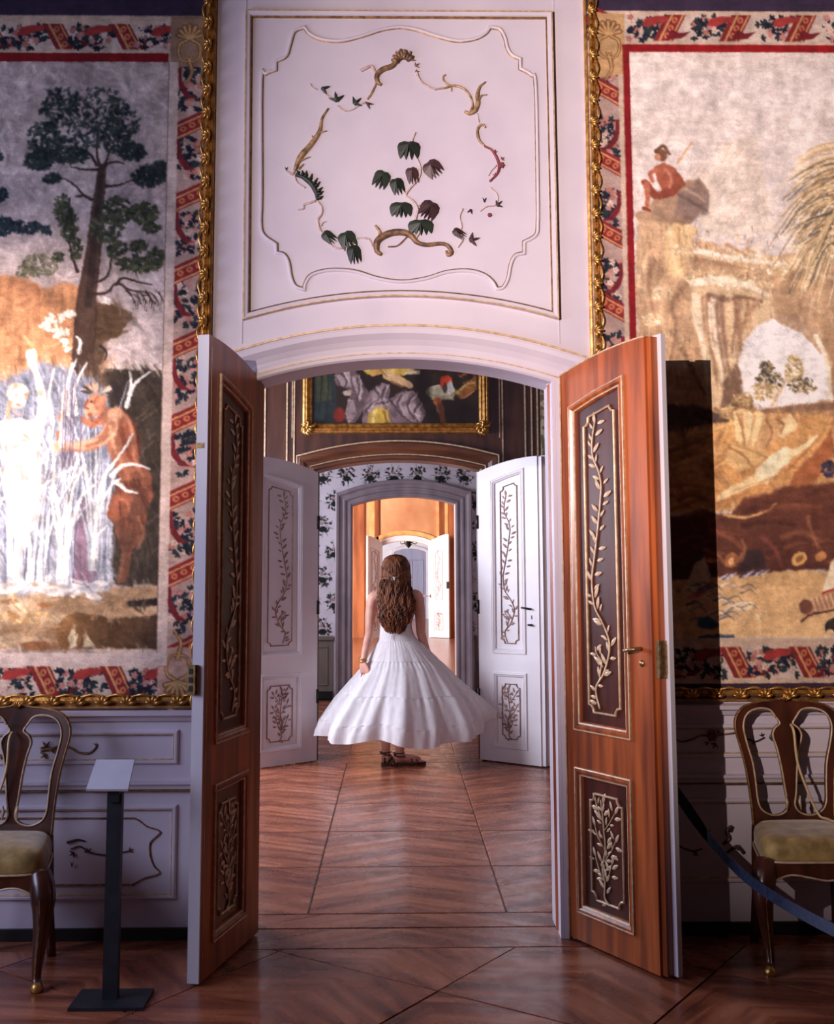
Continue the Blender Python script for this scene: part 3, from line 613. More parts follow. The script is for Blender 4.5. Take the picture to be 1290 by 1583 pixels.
    def ell(s, cx, cy, rx, ry, col, ang=0., soft=1.2, alpha=1.):
        cx, cy = s.T((cx, cy)); m = max(rx, ry)+soft+1; sl = s.box(cx-m, cy-m, cx+m, cy+m)
        if sl is None: return
        X, Y = s.gx[sl]-cx, s.gy[sl]-cy; c, n = math.cos(ang), math.sin(ang); u, v = X*c+Y*n, -X*n+Y*c
        d = np.sqrt((u/rx)**2+(v/ry)**2); s.put(sl, np.clip(.5+(1-d)*min(rx, ry)/soft, 0, 1)*alpha, col)
    def leaves(s, cx, cy, rx, ry, n, size, cols, alpha=1., asp=2.2, ang=None):
        for i in range(n):
            a = s.rng.uniform(0, 2*math.pi); r = math.sqrt(s.rng.uniform(0, 1)); z = size*s.rng.uniform(.6, 1.4); c = np.array(cols[s.rng.integers(len(cols))], float)*s.rng.uniform(.85, 1.15)
            s.ell(cx+rx*r*math.cos(a), cy+ry*r*math.sin(a), z, z/asp, c, s.rng.uniform(0, 3.14) if ang is None else ang+s.rng.normal(0, .5), 1.0, alpha)
    def grain(s, amt=.10, seed=9):
        r = np.random.default_rng(seed); n = r.random((s.h, s.w)); f = s.noise(5, seed, 2, 3., 1.); s.im *= (1+amt*(n-.5)*.7+amt*(f-.5))[..., None]
    def painterly(s, amp=2.2, sc=5., mul=.3, seed=77):
        n1, n2 = s.noise(sc, seed, 2), s.noise(sc, seed+1, 2); H, Wd_ = s.h, s.w
        m1, m2 = s.noise(sc*4, seed+2, 2), s.noise(sc*4, seed+3, 2)
        ii, jj = np.mgrid[0:H, 0:Wd_]; di = ((n1-.5)*amp*2+(m1-.5)*amp)/s.step; dj = ((n2-.5)*amp*2+(m2-.5)*amp)/s.step
        fi, fj = np.clip(ii+di, 0, H-1.001), np.clip(jj+dj, 0, Wd_-1.001); a, b = fi.astype(int), fj.astype(int); ta, tb = (fi-a)[...,None], (fj-b)[...,None]
        im = s.im; s.im = (im[a,b]*(1-tb)+im[a,b+1]*tb)*(1-ta)+(im[a+1,b]*(1-tb)+im[a+1,b+1]*tb)*ta
        L = 1+mul*((s.noise(10, seed+4, 3, 1., 1.6)-.5)*1.5+(s.noise(34, seed+5, 3)-.5)*1.1)
        s.im *= L[..., None]
    def daubs(s, x0, y0, x1, y1, n, L, wd, amt, alpha, seed, vert=0.):
        f = s.noise(60, seed, 2); r = np.random.default_rng(seed); raw = s.raw; s.raw = True
        for i in range(n):
            x, y = r.uniform(x0, x1), r.uniform(y0, y1); j, k = int((y-s.y0)/s.step), int((x-s.x0)/s.step)
            if not (0 <= j < s.h and 0 <= k < s.w): continue
            a = (f[j,k]-.5)*9*(1-vert)+vert*1.57; l = L*r.uniform(.5, 1.3)/2; c = np.clip(s.im[j,k]*(1+amt*r.normal())*255, 4, 250)
            s.stroke([(x-l*math.cos(a), y-l*math.sin(a)), (x+l*.2*math.sin(a), y+l*.2*math.cos(a)), (x+l*math.cos(a), y+l*math.sin(a))], wd, wd*.5, np.maximum(c, 2), 1.6, alpha, False)
        s.raw = raw
    def pale(s, sat, gain, lift=0.):
        g = s.im.mean(-1, keepdims=True); s.im = np.clip((g+(s.im-g)*sat)*gain+lift, 0, 1)
    def build(s, name, m, parent, Y=None, mask=None, k=None):
        Yp = s.Y if Y is None else Y; V = np.empty((s.h*s.w, 3)); V[:,0] = ((s.gx-612)/s.k).ravel(); V[:,1] = Yp; V[:,2] = (1.5-(s.gy-886)/s.k).ravel()
        i = np.arange(s.h*s.w).reshape(s.h, s.w); Q = np.stack([i[:-1,:-1], i[1:,:-1], i[1:,1:], i[:-1,1:]], -1).reshape(-1, 4)
        if mask is not None:
            mk = mask(V[:,0], V[:,2]); Q = Q[mk[Q].all(1)]; use = np.zeros(len(V), bool); use[Q.ravel()] = True; re = np.cumsum(use)-1; V2 = V[use]; Q = re[Q]; colr = s.im.reshape(-1, 3)[use]
        else: V2 = V; colr = s.im.reshape(-1, 3)
        me = bpy.data.meshes.new(name); nF = len(Q)
        me.vertices.add(len(V2)); me.vertices.foreach_set('co', V2.astype(np.float32).ravel()); me.loops.add(nF*4); me.loops.foreach_set('vertex_index', Q.astype(np.int32).ravel())
        me.polygons.add(nF); me.polygons.foreach_set('loop_start', (np.arange(nF)*4).astype(np.int32)); me.update(calc_edges=True)
        a = me.color_attributes.new('Col', 'FLOAT_COLOR', 'POINT'); c4 = np.ones((len(V2), 4), np.float32); c4[:,:3] = s2l(np.clip(colr, 0, 1)); a.data.foreach_set('color', c4.ravel())
        return link(name, me, m, parent)
WOOL = vmat('woven_wool', rough=.9, bump=.25)
YT = YA-.02
# --------------------------------------------- shared border of the tapestries (raw rectified units)
RED, NAVY, CREAM, TAN, PINKC = (130,44,48), (30,36,50), (208,188,172), (176,136,96), (190,140,134)
def flower_bits(cv, cx, cy, rx, ry, n):
    for i in range(n):
        x, y = cx+cv.rng.uniform(-rx, rx), cy+cv.rng.uniform(-ry, ry)
        if i % 3 == 2:
            for k in range(5): a = k*1.257; cv.ell(x+3*math.cos(a), y+3*math.sin(a), 2.6, 2.0, [(214,188,176),(190,130,128),(172,110,104)][i//3 % 3], a, 1.)
            cv.ell(x, y, 1.3, 1.3, TAN)
        else:
            a0 = cv.rng.uniform(0, 6.28)
            for k in range(3): a = a0+(k-1)*.95; cv.ell(x+3.4*math.cos(a), y+3.4*math.sin(a), 4.0, 2.1, NAVY if i % 2 else (44,52,58), a, 1.)
def ribbon(cv, x0, y0, x1, y1, horiz, flip=1):
    """one crimson ribbon turn across the border strip, gold edged, with rosettes"""
    if horiz:
        w = 32; L = x0; sl = 22*flip; P = [(L,y0),(L+w,y0),(L+w+sl,y1),(L+sl,y1)]
        cv.poly(P, RED, 1.); cv.poly([(L+8,y0),(L+12,y0),(L+12+sl,y1),(L+8+sl,y1)], (206,150,104), 1.); cv.poly([(L+w-6,y0),(L+w-3,y0),(L+w-3+sl,y1),(L+w-6+sl,y1)], (206,150,104), 1.)
        for t in (.2, .5, .8): cv.ell(L+18+sl*t, y0+(y1-y0)*t, 4.4, 5.5, (196,120,84), .4); cv.ell(L+18+sl*t, y0+(y1-y0)*t, 1.8, 2.2, RED)
        cv.poly([(L-40,y0+18),(L-34,y0+6),(L-16,y0+2),(L+4,y0+3),(L+2,y0+12),(L-14,y0+14),(L-26,y0+20)], (158,58,56), 1.5); cv.poly([(L+w+sl-12,y1-2),(L+w+sl+14,y1-4),(L+w+sl+28,y1-16),(L+w+sl+10,y1-13),(L+w+sl-2,y1-20)], (112,36,42), 1.5)
    else:
        w = 30; P = [(x0,y0+22*flip),(x1,y0),(x1,y0+w),(x0,y0+w+22*flip)]
        cv.poly(P, RED, 1.)
        for o in (6, w-5): cv.poly([(x0,y0+o+22*flip),(x1,y0+o),(x1,y0+o+3),(x0,y0+o+3+22*flip)], (206,150,104), 1.)
        for t in (.2, .5, .8): cv.ell(x0+(x1-x0)*t, y0+16+22*flip*(1-t), 5.2, 4.4, (196,120,84), -.4); cv.ell(x0+(x1-x0)*t, y0+16+22*flip*(1-t), 2, 1.8, RED)
        xa = x0 if flip > 0 else x1; d = 1 if flip > 0 else -1
        cv.poly([(xa,y0+w+22),(xa+5*d,y0+w+22),(xa+7*d,y0+w+44),(xa+18*d,y0+w+62),(xa+30*d,y0+w+70),(xa+14*d,y0+w+70),(xa+3*d,y0+w+56),(xa,y0+w+44)], (112,38,46), 1.5)
def border_v(cv, x0, x1, y0, y1, phase, flip):
    cv.poly([(x0,y0),(x1,y0),(x1,y1),(x0,y1)], (176,148,140), 1.)
    y = y0+phase-116
    while y < y1:
        flower_bits(cv, (x0+x1)/2, y+82, (x1-x0)/2-3, 34, 52); ribbon(cv, x0, y, x1, 0, False, flip); y += 116
def border_h(cv, x0, x1, y0, y1, phase, flip):
    cv.poly([(x0,y0),(x1,y0),(x1,y1),(x0,y1)], (204,184,172), 1.)
    x = x0+phase-105
    while x < x1+60:
        flower_bits(cv, x-26, (y0+y1)/2, 36, (y1-y0)/2-3, 60); ribbon(cv, x, y0, 0, y1, True, flip); x += 105
def corner(cv, cx, cy, sy):
    for k, (c, w) in enumerate((((120,84,58), 9), ((196,156,108), 4))):
        for j in range(7): a = math.pi*(j/6.); cv.stroke([(cx, cy+6*sy), (cx+18*math.cos(a), cy-16*math.sin(a)*sy)], w*.6, w, c, 1.2)
        for d in (-1, 1): cv.stroke([(cx+d*4, cy+8*sy),(cx+d*16, cy+16*sy),(cx+d*16, cy+34*sy),(cx+d*6, cy+44*sy),(cx-d*4, cy+36*sy)], w*.8, w*.4, c, 1.2)
        cv.stroke([(cx, cy+40*sy), (cx+4, cy+62*sy), (cx-6, cy+80*sy)], w, w*.4, c, 1.2)
# --------------------------------------------- left tapestry
cv = Canvas(YT, -190, -75, 318, 1090, 1.6, seed=11)
cv.im[:] = np.array((58,46,68))/255.
cv.raw = True
XP, XB0, XB1 = 256, 271, 318
cv.poly([(-400,8),(320,8),(320,1083),(-400,1083)], (206,180,160), 1.)
border_h(cv, -400, 262, 22, 64, 36, 1); border_v(cv, XB0, XB1, 60, 1030, 100, 1); border_h(cv, -400, 262, 1022, 1066, 47, 1)
cv.poly([(258,8),(318,8),(318,92),(258,92)], (150,120,100), 2.); corner(cv, 288, 40, 1)
cv.poly([(258,995),(318,995),(318,1072),(258,1072)], (188,150,136), 2.); corner(cv, 288, 1050, -1)
cv.poly([(-400,70),(256,70),(256,84),(-400,84)], (134,28,34), 1.); cv.poly([(-400,1068),(320,1068),(320,1084),(-400,1084)], (120,92,78), 1.)
cv.poly([(-400,84),(XP,84),(XP,1003),(-400,1003)], (200,178,172), 1.)
cv.poly([(XP,84),(XP+15,84),(XP+15,1003),(XP,1003)], (206,184,176), 1.); cv.poly([(-400,1003),(XP+15,1003),(XP+15,1021),(-400,1021)], (210,190,184), 1.); cv.poly([(XP-.6,84),(XP+.6,84),(XP+.6,1003),(XP-.6,1003)], (110,90,86), 1.)
cv.raw = False
pic = cv.im.copy()
n1 = cv.noise(60, 4, 4, 1.6, 1.); sl = cv.box(-400, 86, XP-1, 520); cv.put(sl, (n1[sl]-.35)*.8, (150,132,140))
n1 = cv.noise(40, 5, 4, 1., 1.3); cv.put(sl, (n1[sl]-.5)*.9, (196,160,158))
# rust hill and rocks
cv.poly([(-300,440),(0,424),(32,428),(70,446),(96,436),(125,444),(150,520),(170,560),(175,700),(-300,760)], (196,128,84), 5, 1., 4, 20, col2=(222,168,120), axis=(0,1))
for i in range(60):
    x = cv.rng.uniform(-180, 130); y = cv.rng.uniform(440, 600); cv.stroke([(x,y),(x+cv.rng.uniform(-6,6),y+cv.rng.uniform(20,50))], 3, 1, (160,92,56) if i % 2 else (226,172,124), 2, .45)
cv.poly([(120,470),(175,470),(205,482),(190,505),(168,525),(158,560),(168,575),(255,572),(255,840),(120,900),(118,560)], (112,84,64), 3, 1., 3, 12, col2=(70,54,44), axis=(0,1))
cv.poly([(128,470),(150,465),(196,480),(206,492),(185,520),(160,526),(132,520)], (104,76,54), 3, 1., 3)
cv.stroke([(145,470),(147,500),(142,545)], 7, 5, (60,42,34), 2)
# distant right-hand sky
cv.poly([(160,440),(255,420),(255,566),(215,562),(172,560),(166,540),(205,510),(215,486),(180,470)], (206,186,186), 3, 1., 2)
cv.daubs(-190,86,XP,700, 2200, 26, 6, .12, .4, 61)
# tree
TR = (66,48,44)
cv.stroke([(128,560),(132,480),(140,420),(146,380),(150,330),(155,290),(158,258)], 34, 13, (86,62,52), 2)
cv.stroke([(136,470),(146,380),(152,320),(158,260)], 12, 7, TR, 2)
for b in ([(158,262),(150,240),(152,205),(156,185)], [(158,262),(166,245),(172,225)], [(152,262),(130,262),(110,258)], [(158,262),(168,252),(180,250),(192,254)], [(150,312),(130,302),(118,288),(100,276)], [(164,288),(185,286),(205,278)], [(130,302),(116,304)], [(140,440),(165,428),(172,400),(176,370)], [(135,455),(165,452),(180,438),(200,448),(225,452),(240,470)], [(180,440),(190,430),(215,436),(235,440)], [(150,255),(138,238),(122,236)], [(120,420),(112,395),(106,370)], [(155,535),(165,545),(160,560)]): cv.stroke(b, 5, 2, TR, 1.5)
G1 = [(36,50,52),(48,60,56),(62,70,60),(26,38,44)]; G2 = [(56,64,44),(74,78,54),(44,52,42),(92,92,66)]
for cx, cy, rx, ry, n in ((95,165,34,30,150),(150,170,48,36,170),(70,215,30,26,190),(105,240,32,14,170),(60,248,22,14,150),(128,212,36,22,110),(180,215,22,24,110),(205,235,20,14,130),(230,272,26,16,190),(80,276,14,7,60),(190,190,26,26,90),(250,262,14,14,80)):
    cv.leaves(cx, cy, rx, ry, n, 4.2, G1, .75)
for cx, cy, rx, ry, n in ((98,325,14,24,110),(108,350,12,26,120),(118,385,10,18,60),(180,325,26,22,170),(222,330,24,16,180),(165,352,26,22,150),(235,352,14,8,60),(180,385,16,14,70),(215,380,14,8,70),(215,408,36,14,190),(240,395,14,12,80),(90,398,8,8,30)):
    cv.leaves(cx, cy, rx, ry, n, 3.8, G2, .85)
for cx, cy, rx, ry, n in ((62,410,28,18,170),(40,420,16,10,60)): cv.leaves(cx, cy, rx, ry, n, 3, [(110,106,80),(84,86,66),(140,132,104)], .85)
for cx, cy, rx, ry, n in ((8,350,16,14,150),(40,352,26,10,140),(-4,300,16,12,110),(-8,240,14,10,60),(-70,300,50,60,300),(-120,200,60,40,250),(72,356,10,6,30)): cv.leaves(cx, cy, rx, ry, n, 3.6, [(22,36,54),(36,52,62),(58,70,70)], .85)
for k in range(18):
    x = 195+k*3; cv.stroke([(x,448+k%5*2),(x+8,458+k%3*5),(x+10,470+k%4*4)], 1.6, .8, TR, 1.)
# rocks behind the reeds and dark bank
cv.poly([(165,570),(255,572),(258,905),(150,905)], (64,54,48), 4, 1., 4)
for i in range(70):
    x = cv.rng.uniform(180, 255); y = cv.rng.uniform(580, 900); a = cv.rng.uniform(10, 40); cv.stroke([(x,y),(x+a*.6,y-a*.5)], 4, 1, [(92,78,62),(40,34,32),(120,102,80),(52,46,44)][i % 4], 2.5, .6)
# blue reeds field
cv.poly([(-300,640),(-20,600),(60,560),(120,575),(165,600),(175,700),(172,912),(-300,918)], (136,142,166), 6, 1., 3)
RG = [(206,210,222),(112,120,150),(236,236,238),(86,96,128),(150,156,178),(182,186,204)]
for i in range(190):
    x = cv.rng.uniform(-185, 172); y1 = cv.rng.uniform(560, 690) if x < 150 else cv.rng.uniform(660, 760); cv.stroke([(x,912),(x+cv.rng.uniform(-5,5),(912+y1)/2),(x+cv.rng.uniform(-14,14),y1)], cv.rng.uniform(2,5), 1, RG[i % 6], 1.4, .75)
cv.poly([(112,800),(140,760),(150,905),(106,905)], (142,92,118), 8, .6)
cv.daubs(-190,560,XP,910, 2600, 22, 3.5, .2, .5, 63, .8)
for bx, by, n in ((24,908,16),(-30,908,14),(100,908,18),(60,905,10),(148,880,12),(-90,905,14),(-140,905,10)):
    for i in range(n):
        h = cv.rng.uniform(120, 300); bend = cv.rng.uniform(-60, 60); w = cv.rng.uniform(3, 7); x0 = bx+cv.rng.uniform(-12, 12); c = [(240,240,242),(206,212,226),(178,186,206),(226,226,234)][i % 4]
        P = [(x0,by),(x0+bend*.15,by-h*.4),(x0+bend*.5,by-h*.75),(x0+bend,by-h)]; cv.stroke([(x+1.8, y) for x, y in P], w+1, 1.5, (84,92,122), 1.2, .6); cv.stroke(P, w, 1.2, c, 1.2, .9)
# satyr: ruddy bent figure
S1, S2, S3 = (178,112,84), (134,72,54), (220,166,132)
cv.poly([(160,632),(180,628),(200,645),(212,672),(216,715),(232,730),(238,770),(215,800),(196,792),(186,812),(170,800),(176,768),(185,745),(178,722),(165,690),(158,660)], S1, 3, 1., 1.5, col2=S2, axis=(1,.3))
cv.poly([(185,745),(215,740),(232,770),(222,830),(205,850),(196,900),(180,903),(188,855),(178,815),(166,800),(172,770)], (112,68,54), 3, 1., 2)
cv.poly([(172,770),(196,756),(206,772),(196,798),(178,806),(164,796)], (146,80,58), 3)
cv.stroke([(178,640),(168,668),(150,684),(118,690),(90,690)], 22, 13, S3, 2.); cv.stroke([(172,658),(160,676),(135,688)], 14, 9, S1, 2.5)
cv.ell(86,690,8,9,(236,192,154)); cv.stroke([(160,648),(140,655),(128,648)], 15, 9, S1, 2.); cv.ell(95,645,5,8,(214,130,84)); cv.ell(92,672,5,6,(206,110,64))
cv.ell(148,626,15,17,(206,132,98), .3); cv.ell(140,634,9,12,(224,160,126), .3); cv.stroke([(136,618),(131,628),(137,632)], 3, 3, (150,72,52)); cv.ell(160,618,5,7,(226,146,112)); cv.stroke([(139,640),(143,650),(150,654)], 6, 3, (140,74,54), 3., .8); cv.ell(142,621,2,1.5,(70,34,28))
for i in range(36):
    a = cv.rng.uniform(-3.0, -.1); cv.ell(150+17*math.cos(a), 608+10*math.sin(a), 8, 2.2, [(226,208,190),(196,164,140),(70,58,56)][i % 3], a, 1.)
for i in range(26): a = cv.rng.uniform(-1.6, 1.0); cv.ell(172+9*math.cos(a), 604+11*math.sin(a), 6, 1.8, (52,44,48), a, 1.)
cv.stroke([(185,650),(200,672),(206,705)], 8, 6, (160,84,56), 5, .7); cv.stroke([(170,660),(176,690),(190,720)], 5, 3, (226,170,130), 4, .8); cv.stroke([(196,640),(212,668),(216,700)], 5, 4, (110,44,34), 4, .7)
for P, w, c in (([(182,632),(198,648),(208,676)],6,(226,150,112)), ([(172,640),(180,652),(178,672)],6,(232,170,134)), ([(188,664),(194,690),(204,716)],9,(128,56,38)), ([(206,690),(210,716),(222,736)],5,(206,126,90)), ([(184,700),(190,722),(200,740)],6,(206,120,84)), ([(196,748),(214,756),(224,780)],8,(92,48,38)), ([(186,770),(196,776),(200,790)],5,(178,108,76)), ([(200,800),(208,820),(200,850)],7,(92,56,44)), ([(214,800),(222,826),(212,848)],4,(160,100,72)), ([(190,856),(188,880),(184,900)],5,(140,92,70)), ([(150,680),(128,686),(104,687)],5,(246,200,164)), ([(152,692),(128,697),(104,696)],4,(166,92,64)), ([(150,614),(146,622),(150,632)],3,(140,70,50)), ([(158,640),(150,652),(140,660)],5,(150,74,50))): cv.stroke(P, w, w*.5, c, 4, .75)
for i in range(60): a = cv.rng.uniform(0, 6.28); cv.stroke([(205+20*math.cos(a),775+34*math.sin(a)),(207+22*math.cos(a),784+36*math.sin(a))], 2.4, 1, [(84,42,34),(160,86,58)][i % 2], 1.5, .6)
# nymph: pale figure with a raised arm
N1, N2 = (246,230,222), (226,190,176)
cv.poly([(10,650),(30,646),(48,650),(66,640),(70,655),(62,680),(58,705),(66,740),(60,800),(34,845),(14,800),(2,745),(8,705),(2,680),(-14,668),(-40,676),(-40,660),(-12,652)], N1, 2.5, 1., 1., col2=(236,206,206), axis=(0,1))
cv.stroke([(62,652),(66,625),(62,595),(54,572)], 16, 9, N1, 2.); cv.poly([(40,545),(44,541),(49,539),(54,538),(57,552),(56,570),(49,572),(41,560)], N1, 2.); cv.stroke([(66,640),(62,600),(56,574)], 3, 2, N2, 3, .7)
cv.ell(28,616,13,16,(240,214,200)); cv.ell(33,612,6,10,(250,238,230))
for i in range(40): a = cv.rng.uniform(-3.5, .4); cv.ell(27+14*math.cos(a), 608+13*math.sin(a), 5, 2.2, [(232,206,176),(214,172,132),(246,236,224)][i % 3], a+1.2, 1.)
cv.stroke([(16,622),(12,636),(14,648)], 6, 4, (214,160,120)); cv.stroke([(20,690),(36,688),(52,692)], 2, 1.5, N2, 2, .8); cv.stroke([(34,720),(33,780),(34,835)], 5, 3, (232,180,184), 6, .7)
for k in range(5): cv.stroke([(44+3*k,556),(42+3.6*k,541)], 2.6, 1.6, N1, 1.)
for P, w, c in (([(14,654),(22,664),(34,662)],3,(216,176,160)), ([(50,656),(58,668),(60,684)],4,(222,184,168)), ([(18,672),(26,678),(34,673)],2.5,(214,168,152)), ([(38,673),(46,678),(53,672)],2.5,(214,168,152)), ([(10,690),(8,710),(2,738)],4,(214,176,164)), ([(58,700),(60,724),(66,744)],4,(214,176,164)), ([(33,606),(31,616),(34,619)],1.8,(196,140,120)), ([(26,625),(32,627)],2,(196,96,88)), ([(24,611),(28,610)],1.8,(110,74,60)), ([(37,610),(40,611)],1.8,(110,74,60)), ([(20,632),(26,640),(36,640)],3,(206,160,140))): cv.stroke(P, w, w*.6, c, 2, .8)
# white blossom spray
for x, y in ((72,500),(80,492),(88,498),(95,490),(84,508),(76,505),(100,485),(92,510),(98,520),(104,515),(86,520),(100,530),(103,540),(106,484),(112,486),(68,505)):
    for k in range(5): cv.ell(x+cv.rng.normal(0,3), y+cv.rng.normal(0,3), 4, 2.5, (246,238,222) if k else (190,168,140), cv.rng.uniform(0,3), 1.)
cv.leaves(164, 464, 5, 6, 16, 3, [(240,228,220)])
# tall pale reed blades
for b in ([(30,905),(28,800),(12,720),(-6,660)], [(22,880),(40,790),(75,745),(118,722)], [(28,860),(60,770),(62,720),(78,690)], [(98,905),(104,820),(112,760),(128,722)], [(98,900),(92,800),(84,760),(82,700),(76,660)], [(102,860),(120,780),(150,745)], [(148,860),(150,800),(170,755),(186,740)], [(148,800),(160,740),(188,700),(206,670)], [(22,900),(24,820),(4,740),(-12,700)], [(28,850),(42,820),(52,816),(74,845)], [(42,905),(46,850),(36,842)], [(144,862),(150,830),(166,812)], [(130,720),(138,755),(142,775)], [(98,880),(84,800),(80,770)], [(95,690),(98,620),(105,590),(112,560)], [(82,655),(76,610),(84,570)], [(105,640),(106,590),(118,555)], [(118,640),(116,600),(134,560)], [(122,545),(124,528),(118,520)], [(196,628),(203,600),(200,575)], [(200,610),(212,590),(232,575)], [(-40,900),(-30,780),(-60,680)], [(-90,900),(-80,800),(-110,700)], [(-30,880),(0,780),(20,760)], [(180,745),(195,758),(212,762)], [(172,735),(190,720),(210,718),(232,725)]):
    cv.stroke(b, 7, 2, (244,240,238), 1.3); cv.stroke([(x+2, y) for x, y in b], 1.6, .8, (178,180,196), 1., .8)
for x in (96,100,108,112,124): cv.stroke([(x,720),(x+2,640),(x+6,590)], 2.4, 1.2, (110,86,120), 1.2, .8)
# water, foam, bank and rock in front
cv.poly([(-300,905),(0,903),(60,900),(130,908),(165,912),(258,905),(258,1003),(-300,1003)], (196,164,128), 4, 1., 3, 14, col2=(156,118,84), axis=(.4,1))
n2 = cv.noise(26, 21, 3, 3., .6); sl = cv.box(-400, 905, XP-1, 1000); cv.put(sl, (n2[sl]-.45)*2., (226,200,166)); cv.put(sl, (.42-n2[sl])*2.2, (120,84,58))
for i in range(90):
    x = cv.rng.uniform(-180, 165); y = 905+cv.rng.normal(6, 6); cv.ell(x, y, cv.rng.uniform(5,14), cv.rng.uniform(2,5), [(240,238,240),(206,206,220),(176,180,200),(232,224,224)][i % 4], cv.rng.normal(0,.3), 1.5, .8)
cv.poly([(88,985),(86,970),(98,955),(118,946),(150,950),(180,956),(256,950),(258,1003),(150,1003),(92,1003)], (142,96,56), 2, 1., 2, col2=(64,46,38), axis=(1,0))
cv.poly([(105,985),(112,970),(118,985),(120,1000),(108,1000)], (220,196,160), 2); cv.poly([(128,980),(136,982),(146,1000),(128,1000)], (206,180,146), 2); cv.ell(60,998,28,7,(150,96,60)); cv.ell(15,930,14,4,(160,106,66)); cv.ell(70,935,12,4,(170,112,70)); cv.leaves(40, 955, 45, 10, 60, 3, [(226,180,110),(190,130,72)], .7)
cv.poly([(195,930),(255,922),(256,936),(200,938)], (42,34,34), 3)
cv.daubs(-190,905,XP,1003, 700, 16, 3.5, .18, .5, 64)
# keep the woven border crisp above the picture
mk = ~((cv.gx < XP) & (cv.gy > 84) & (cv.gy < 1003)); cv.daubs(-190,86,XP,1003, 2500, 7, 2, .14, .45, 62); cv.pale(.82, 1.0); cv.painterly(1.0, 5., .22); cv.im[mk] = pic[mk]; cv.painterly(.7, 4., .16, 101); cv.grain(.18)
tl = thing('tapestry', 'woven tapestry of reeds, a raised arm and a tall dark tree', 'tapestry', (-1.5,YT,.98), 'figured wall tapestries')
cv.build('woven_picture', WOOL, tl)
# --------------------------------------------- right tapestry
cv = Canvas(YT, 918, -90, 1480, 1075, 1.6, seed=23)
cv.im[:] = np.array((58,46,68))/255.
cv.raw = True
XQ = 988
cv.poly([(918,-4),(1600,-4),(1600,1052),(918,1052)], (206,180,160), 1.)
border_h(cv, 975, 1600, 2, 46, 70, -1); border_v(cv, 928, 966, 60, 1020, 64, -1); border_h(cv, 930, 1600, 998, 1044, 62, 1)
cv.poly([(926,0),(978,0),(978,100),(926,110)], (190,152,110), 2.); corner(cv, 952, 30, 1); cv.poly([(918,1052),(1600,1052),(1600,1075),(918,1075)], (62,44,60), 1.)
cv.poly([(974,52),(1600,52),(1600,64),(974,64)], (150,26,32), 1.); cv.poly([(974,52),(985,52),(985,985),(974,985)], (134,28,34), 1.)
cv.poly([(985,64),(1600,64),(1600,985),(985,985)], (220,206,200), 1.)
cv.raw = False; pic = cv.im.copy()
n1 = cv.noise(70, 31, 4, 3., 1.); sl = cv.box(986, 64, 1600, 330); cv.put(sl, (n1[sl]-.4)*.6, (208,182,164)); n1 = cv.noise(50, 33, 4, 2., 1.); cv.put(sl, (n1[sl]-.55)*1., (214,204,212))
# far pale mountain
cv.poly([(1055,300),(1085,260),(1120,222),(1160,210),(1175,230),(1185,300),(1200,360),(1100,370)], (222,204,186), 14, .8, 5)
for i in range(60): x = cv.rng.uniform(1060,1190); y = cv.rng.uniform(220,350); cv.stroke([(x,y),(x-12,y+16)], 2, 1, [(196,160,134),(206,186,188),(236,226,216)][i % 3], 2, .6)
# brown rocks
cv.poly([(985,330),(1000,322),(1020,300),(1058,280),(1082,275),(1095,296),(1092,320),(1070,345),(1040,350),(985,500)], (178,140,108), 4, 1., 4, 12, col2=(140,110,92), axis=(1,.3))
cv.poly([(1050,300),(1080,278),(1098,300),(1096,330),(1070,340),(1045,330)], (134,108,98), 4, .9, 3)
cv.poly([(985,340),(1035,345),(1040,370),(1100,375),(1170,400),(1290,380),(1480,400),(1480,700),(985,720)], (196,158,120), 5, 1., 5, 16, col2=(176,134,96), axis=(0,1))
for i in range(160):
    x = cv.rng.uniform(985, 1470); y = cv.rng.uniform(360, 560); L = cv.rng.uniform(12, 34); cv.stroke([(x,y),(x+cv.rng.uniform(-8,5),y+L)], 6, 2, [(226,190,146),(150,112,84),(236,208,170),(170,128,96),(206,166,122)][i % 5], 4, .55)
cv.poly([(1030,360),(1045,345),(1078,350),(1068,390),(1055,430),(1035,425),(1028,390)], (224,186,132), 4, 1., 3)
cv.poly([(1070,440),(1100,430),(1150,440),(1190,455),(1200,490),(1170,520),(1150,560),(1140,620),(1100,640),(1085,600),(1092,540),(1072,500)], (206,174,134), 4, 1., 3)
for x, c in ((1080,(240,216,180)),(1095,(150,110,84)),(1104,(246,226,196)),(1116,(140,100,80)),(1128,(220,186,144)),(1140,(150,108,80)),(1155,(196,152,110))): cv.stroke([(x,460),(x+4,520),(x+14,590)], 10, 4, c, 4, .85)
for cx, cy, rx, ry, n in ((1100,430,40,12,150),(1160,440,40,10,130),(1130,395,60,10,150),(1190,410,50,12,150),(1020,455,20,12,60),(1012,495,18,10,50),(1060,385,24,10,60)): cv.leaves(cx, cy, rx, ry, n, 3.4, [(240,224,196),(226,196,150),(206,166,116)], .8)
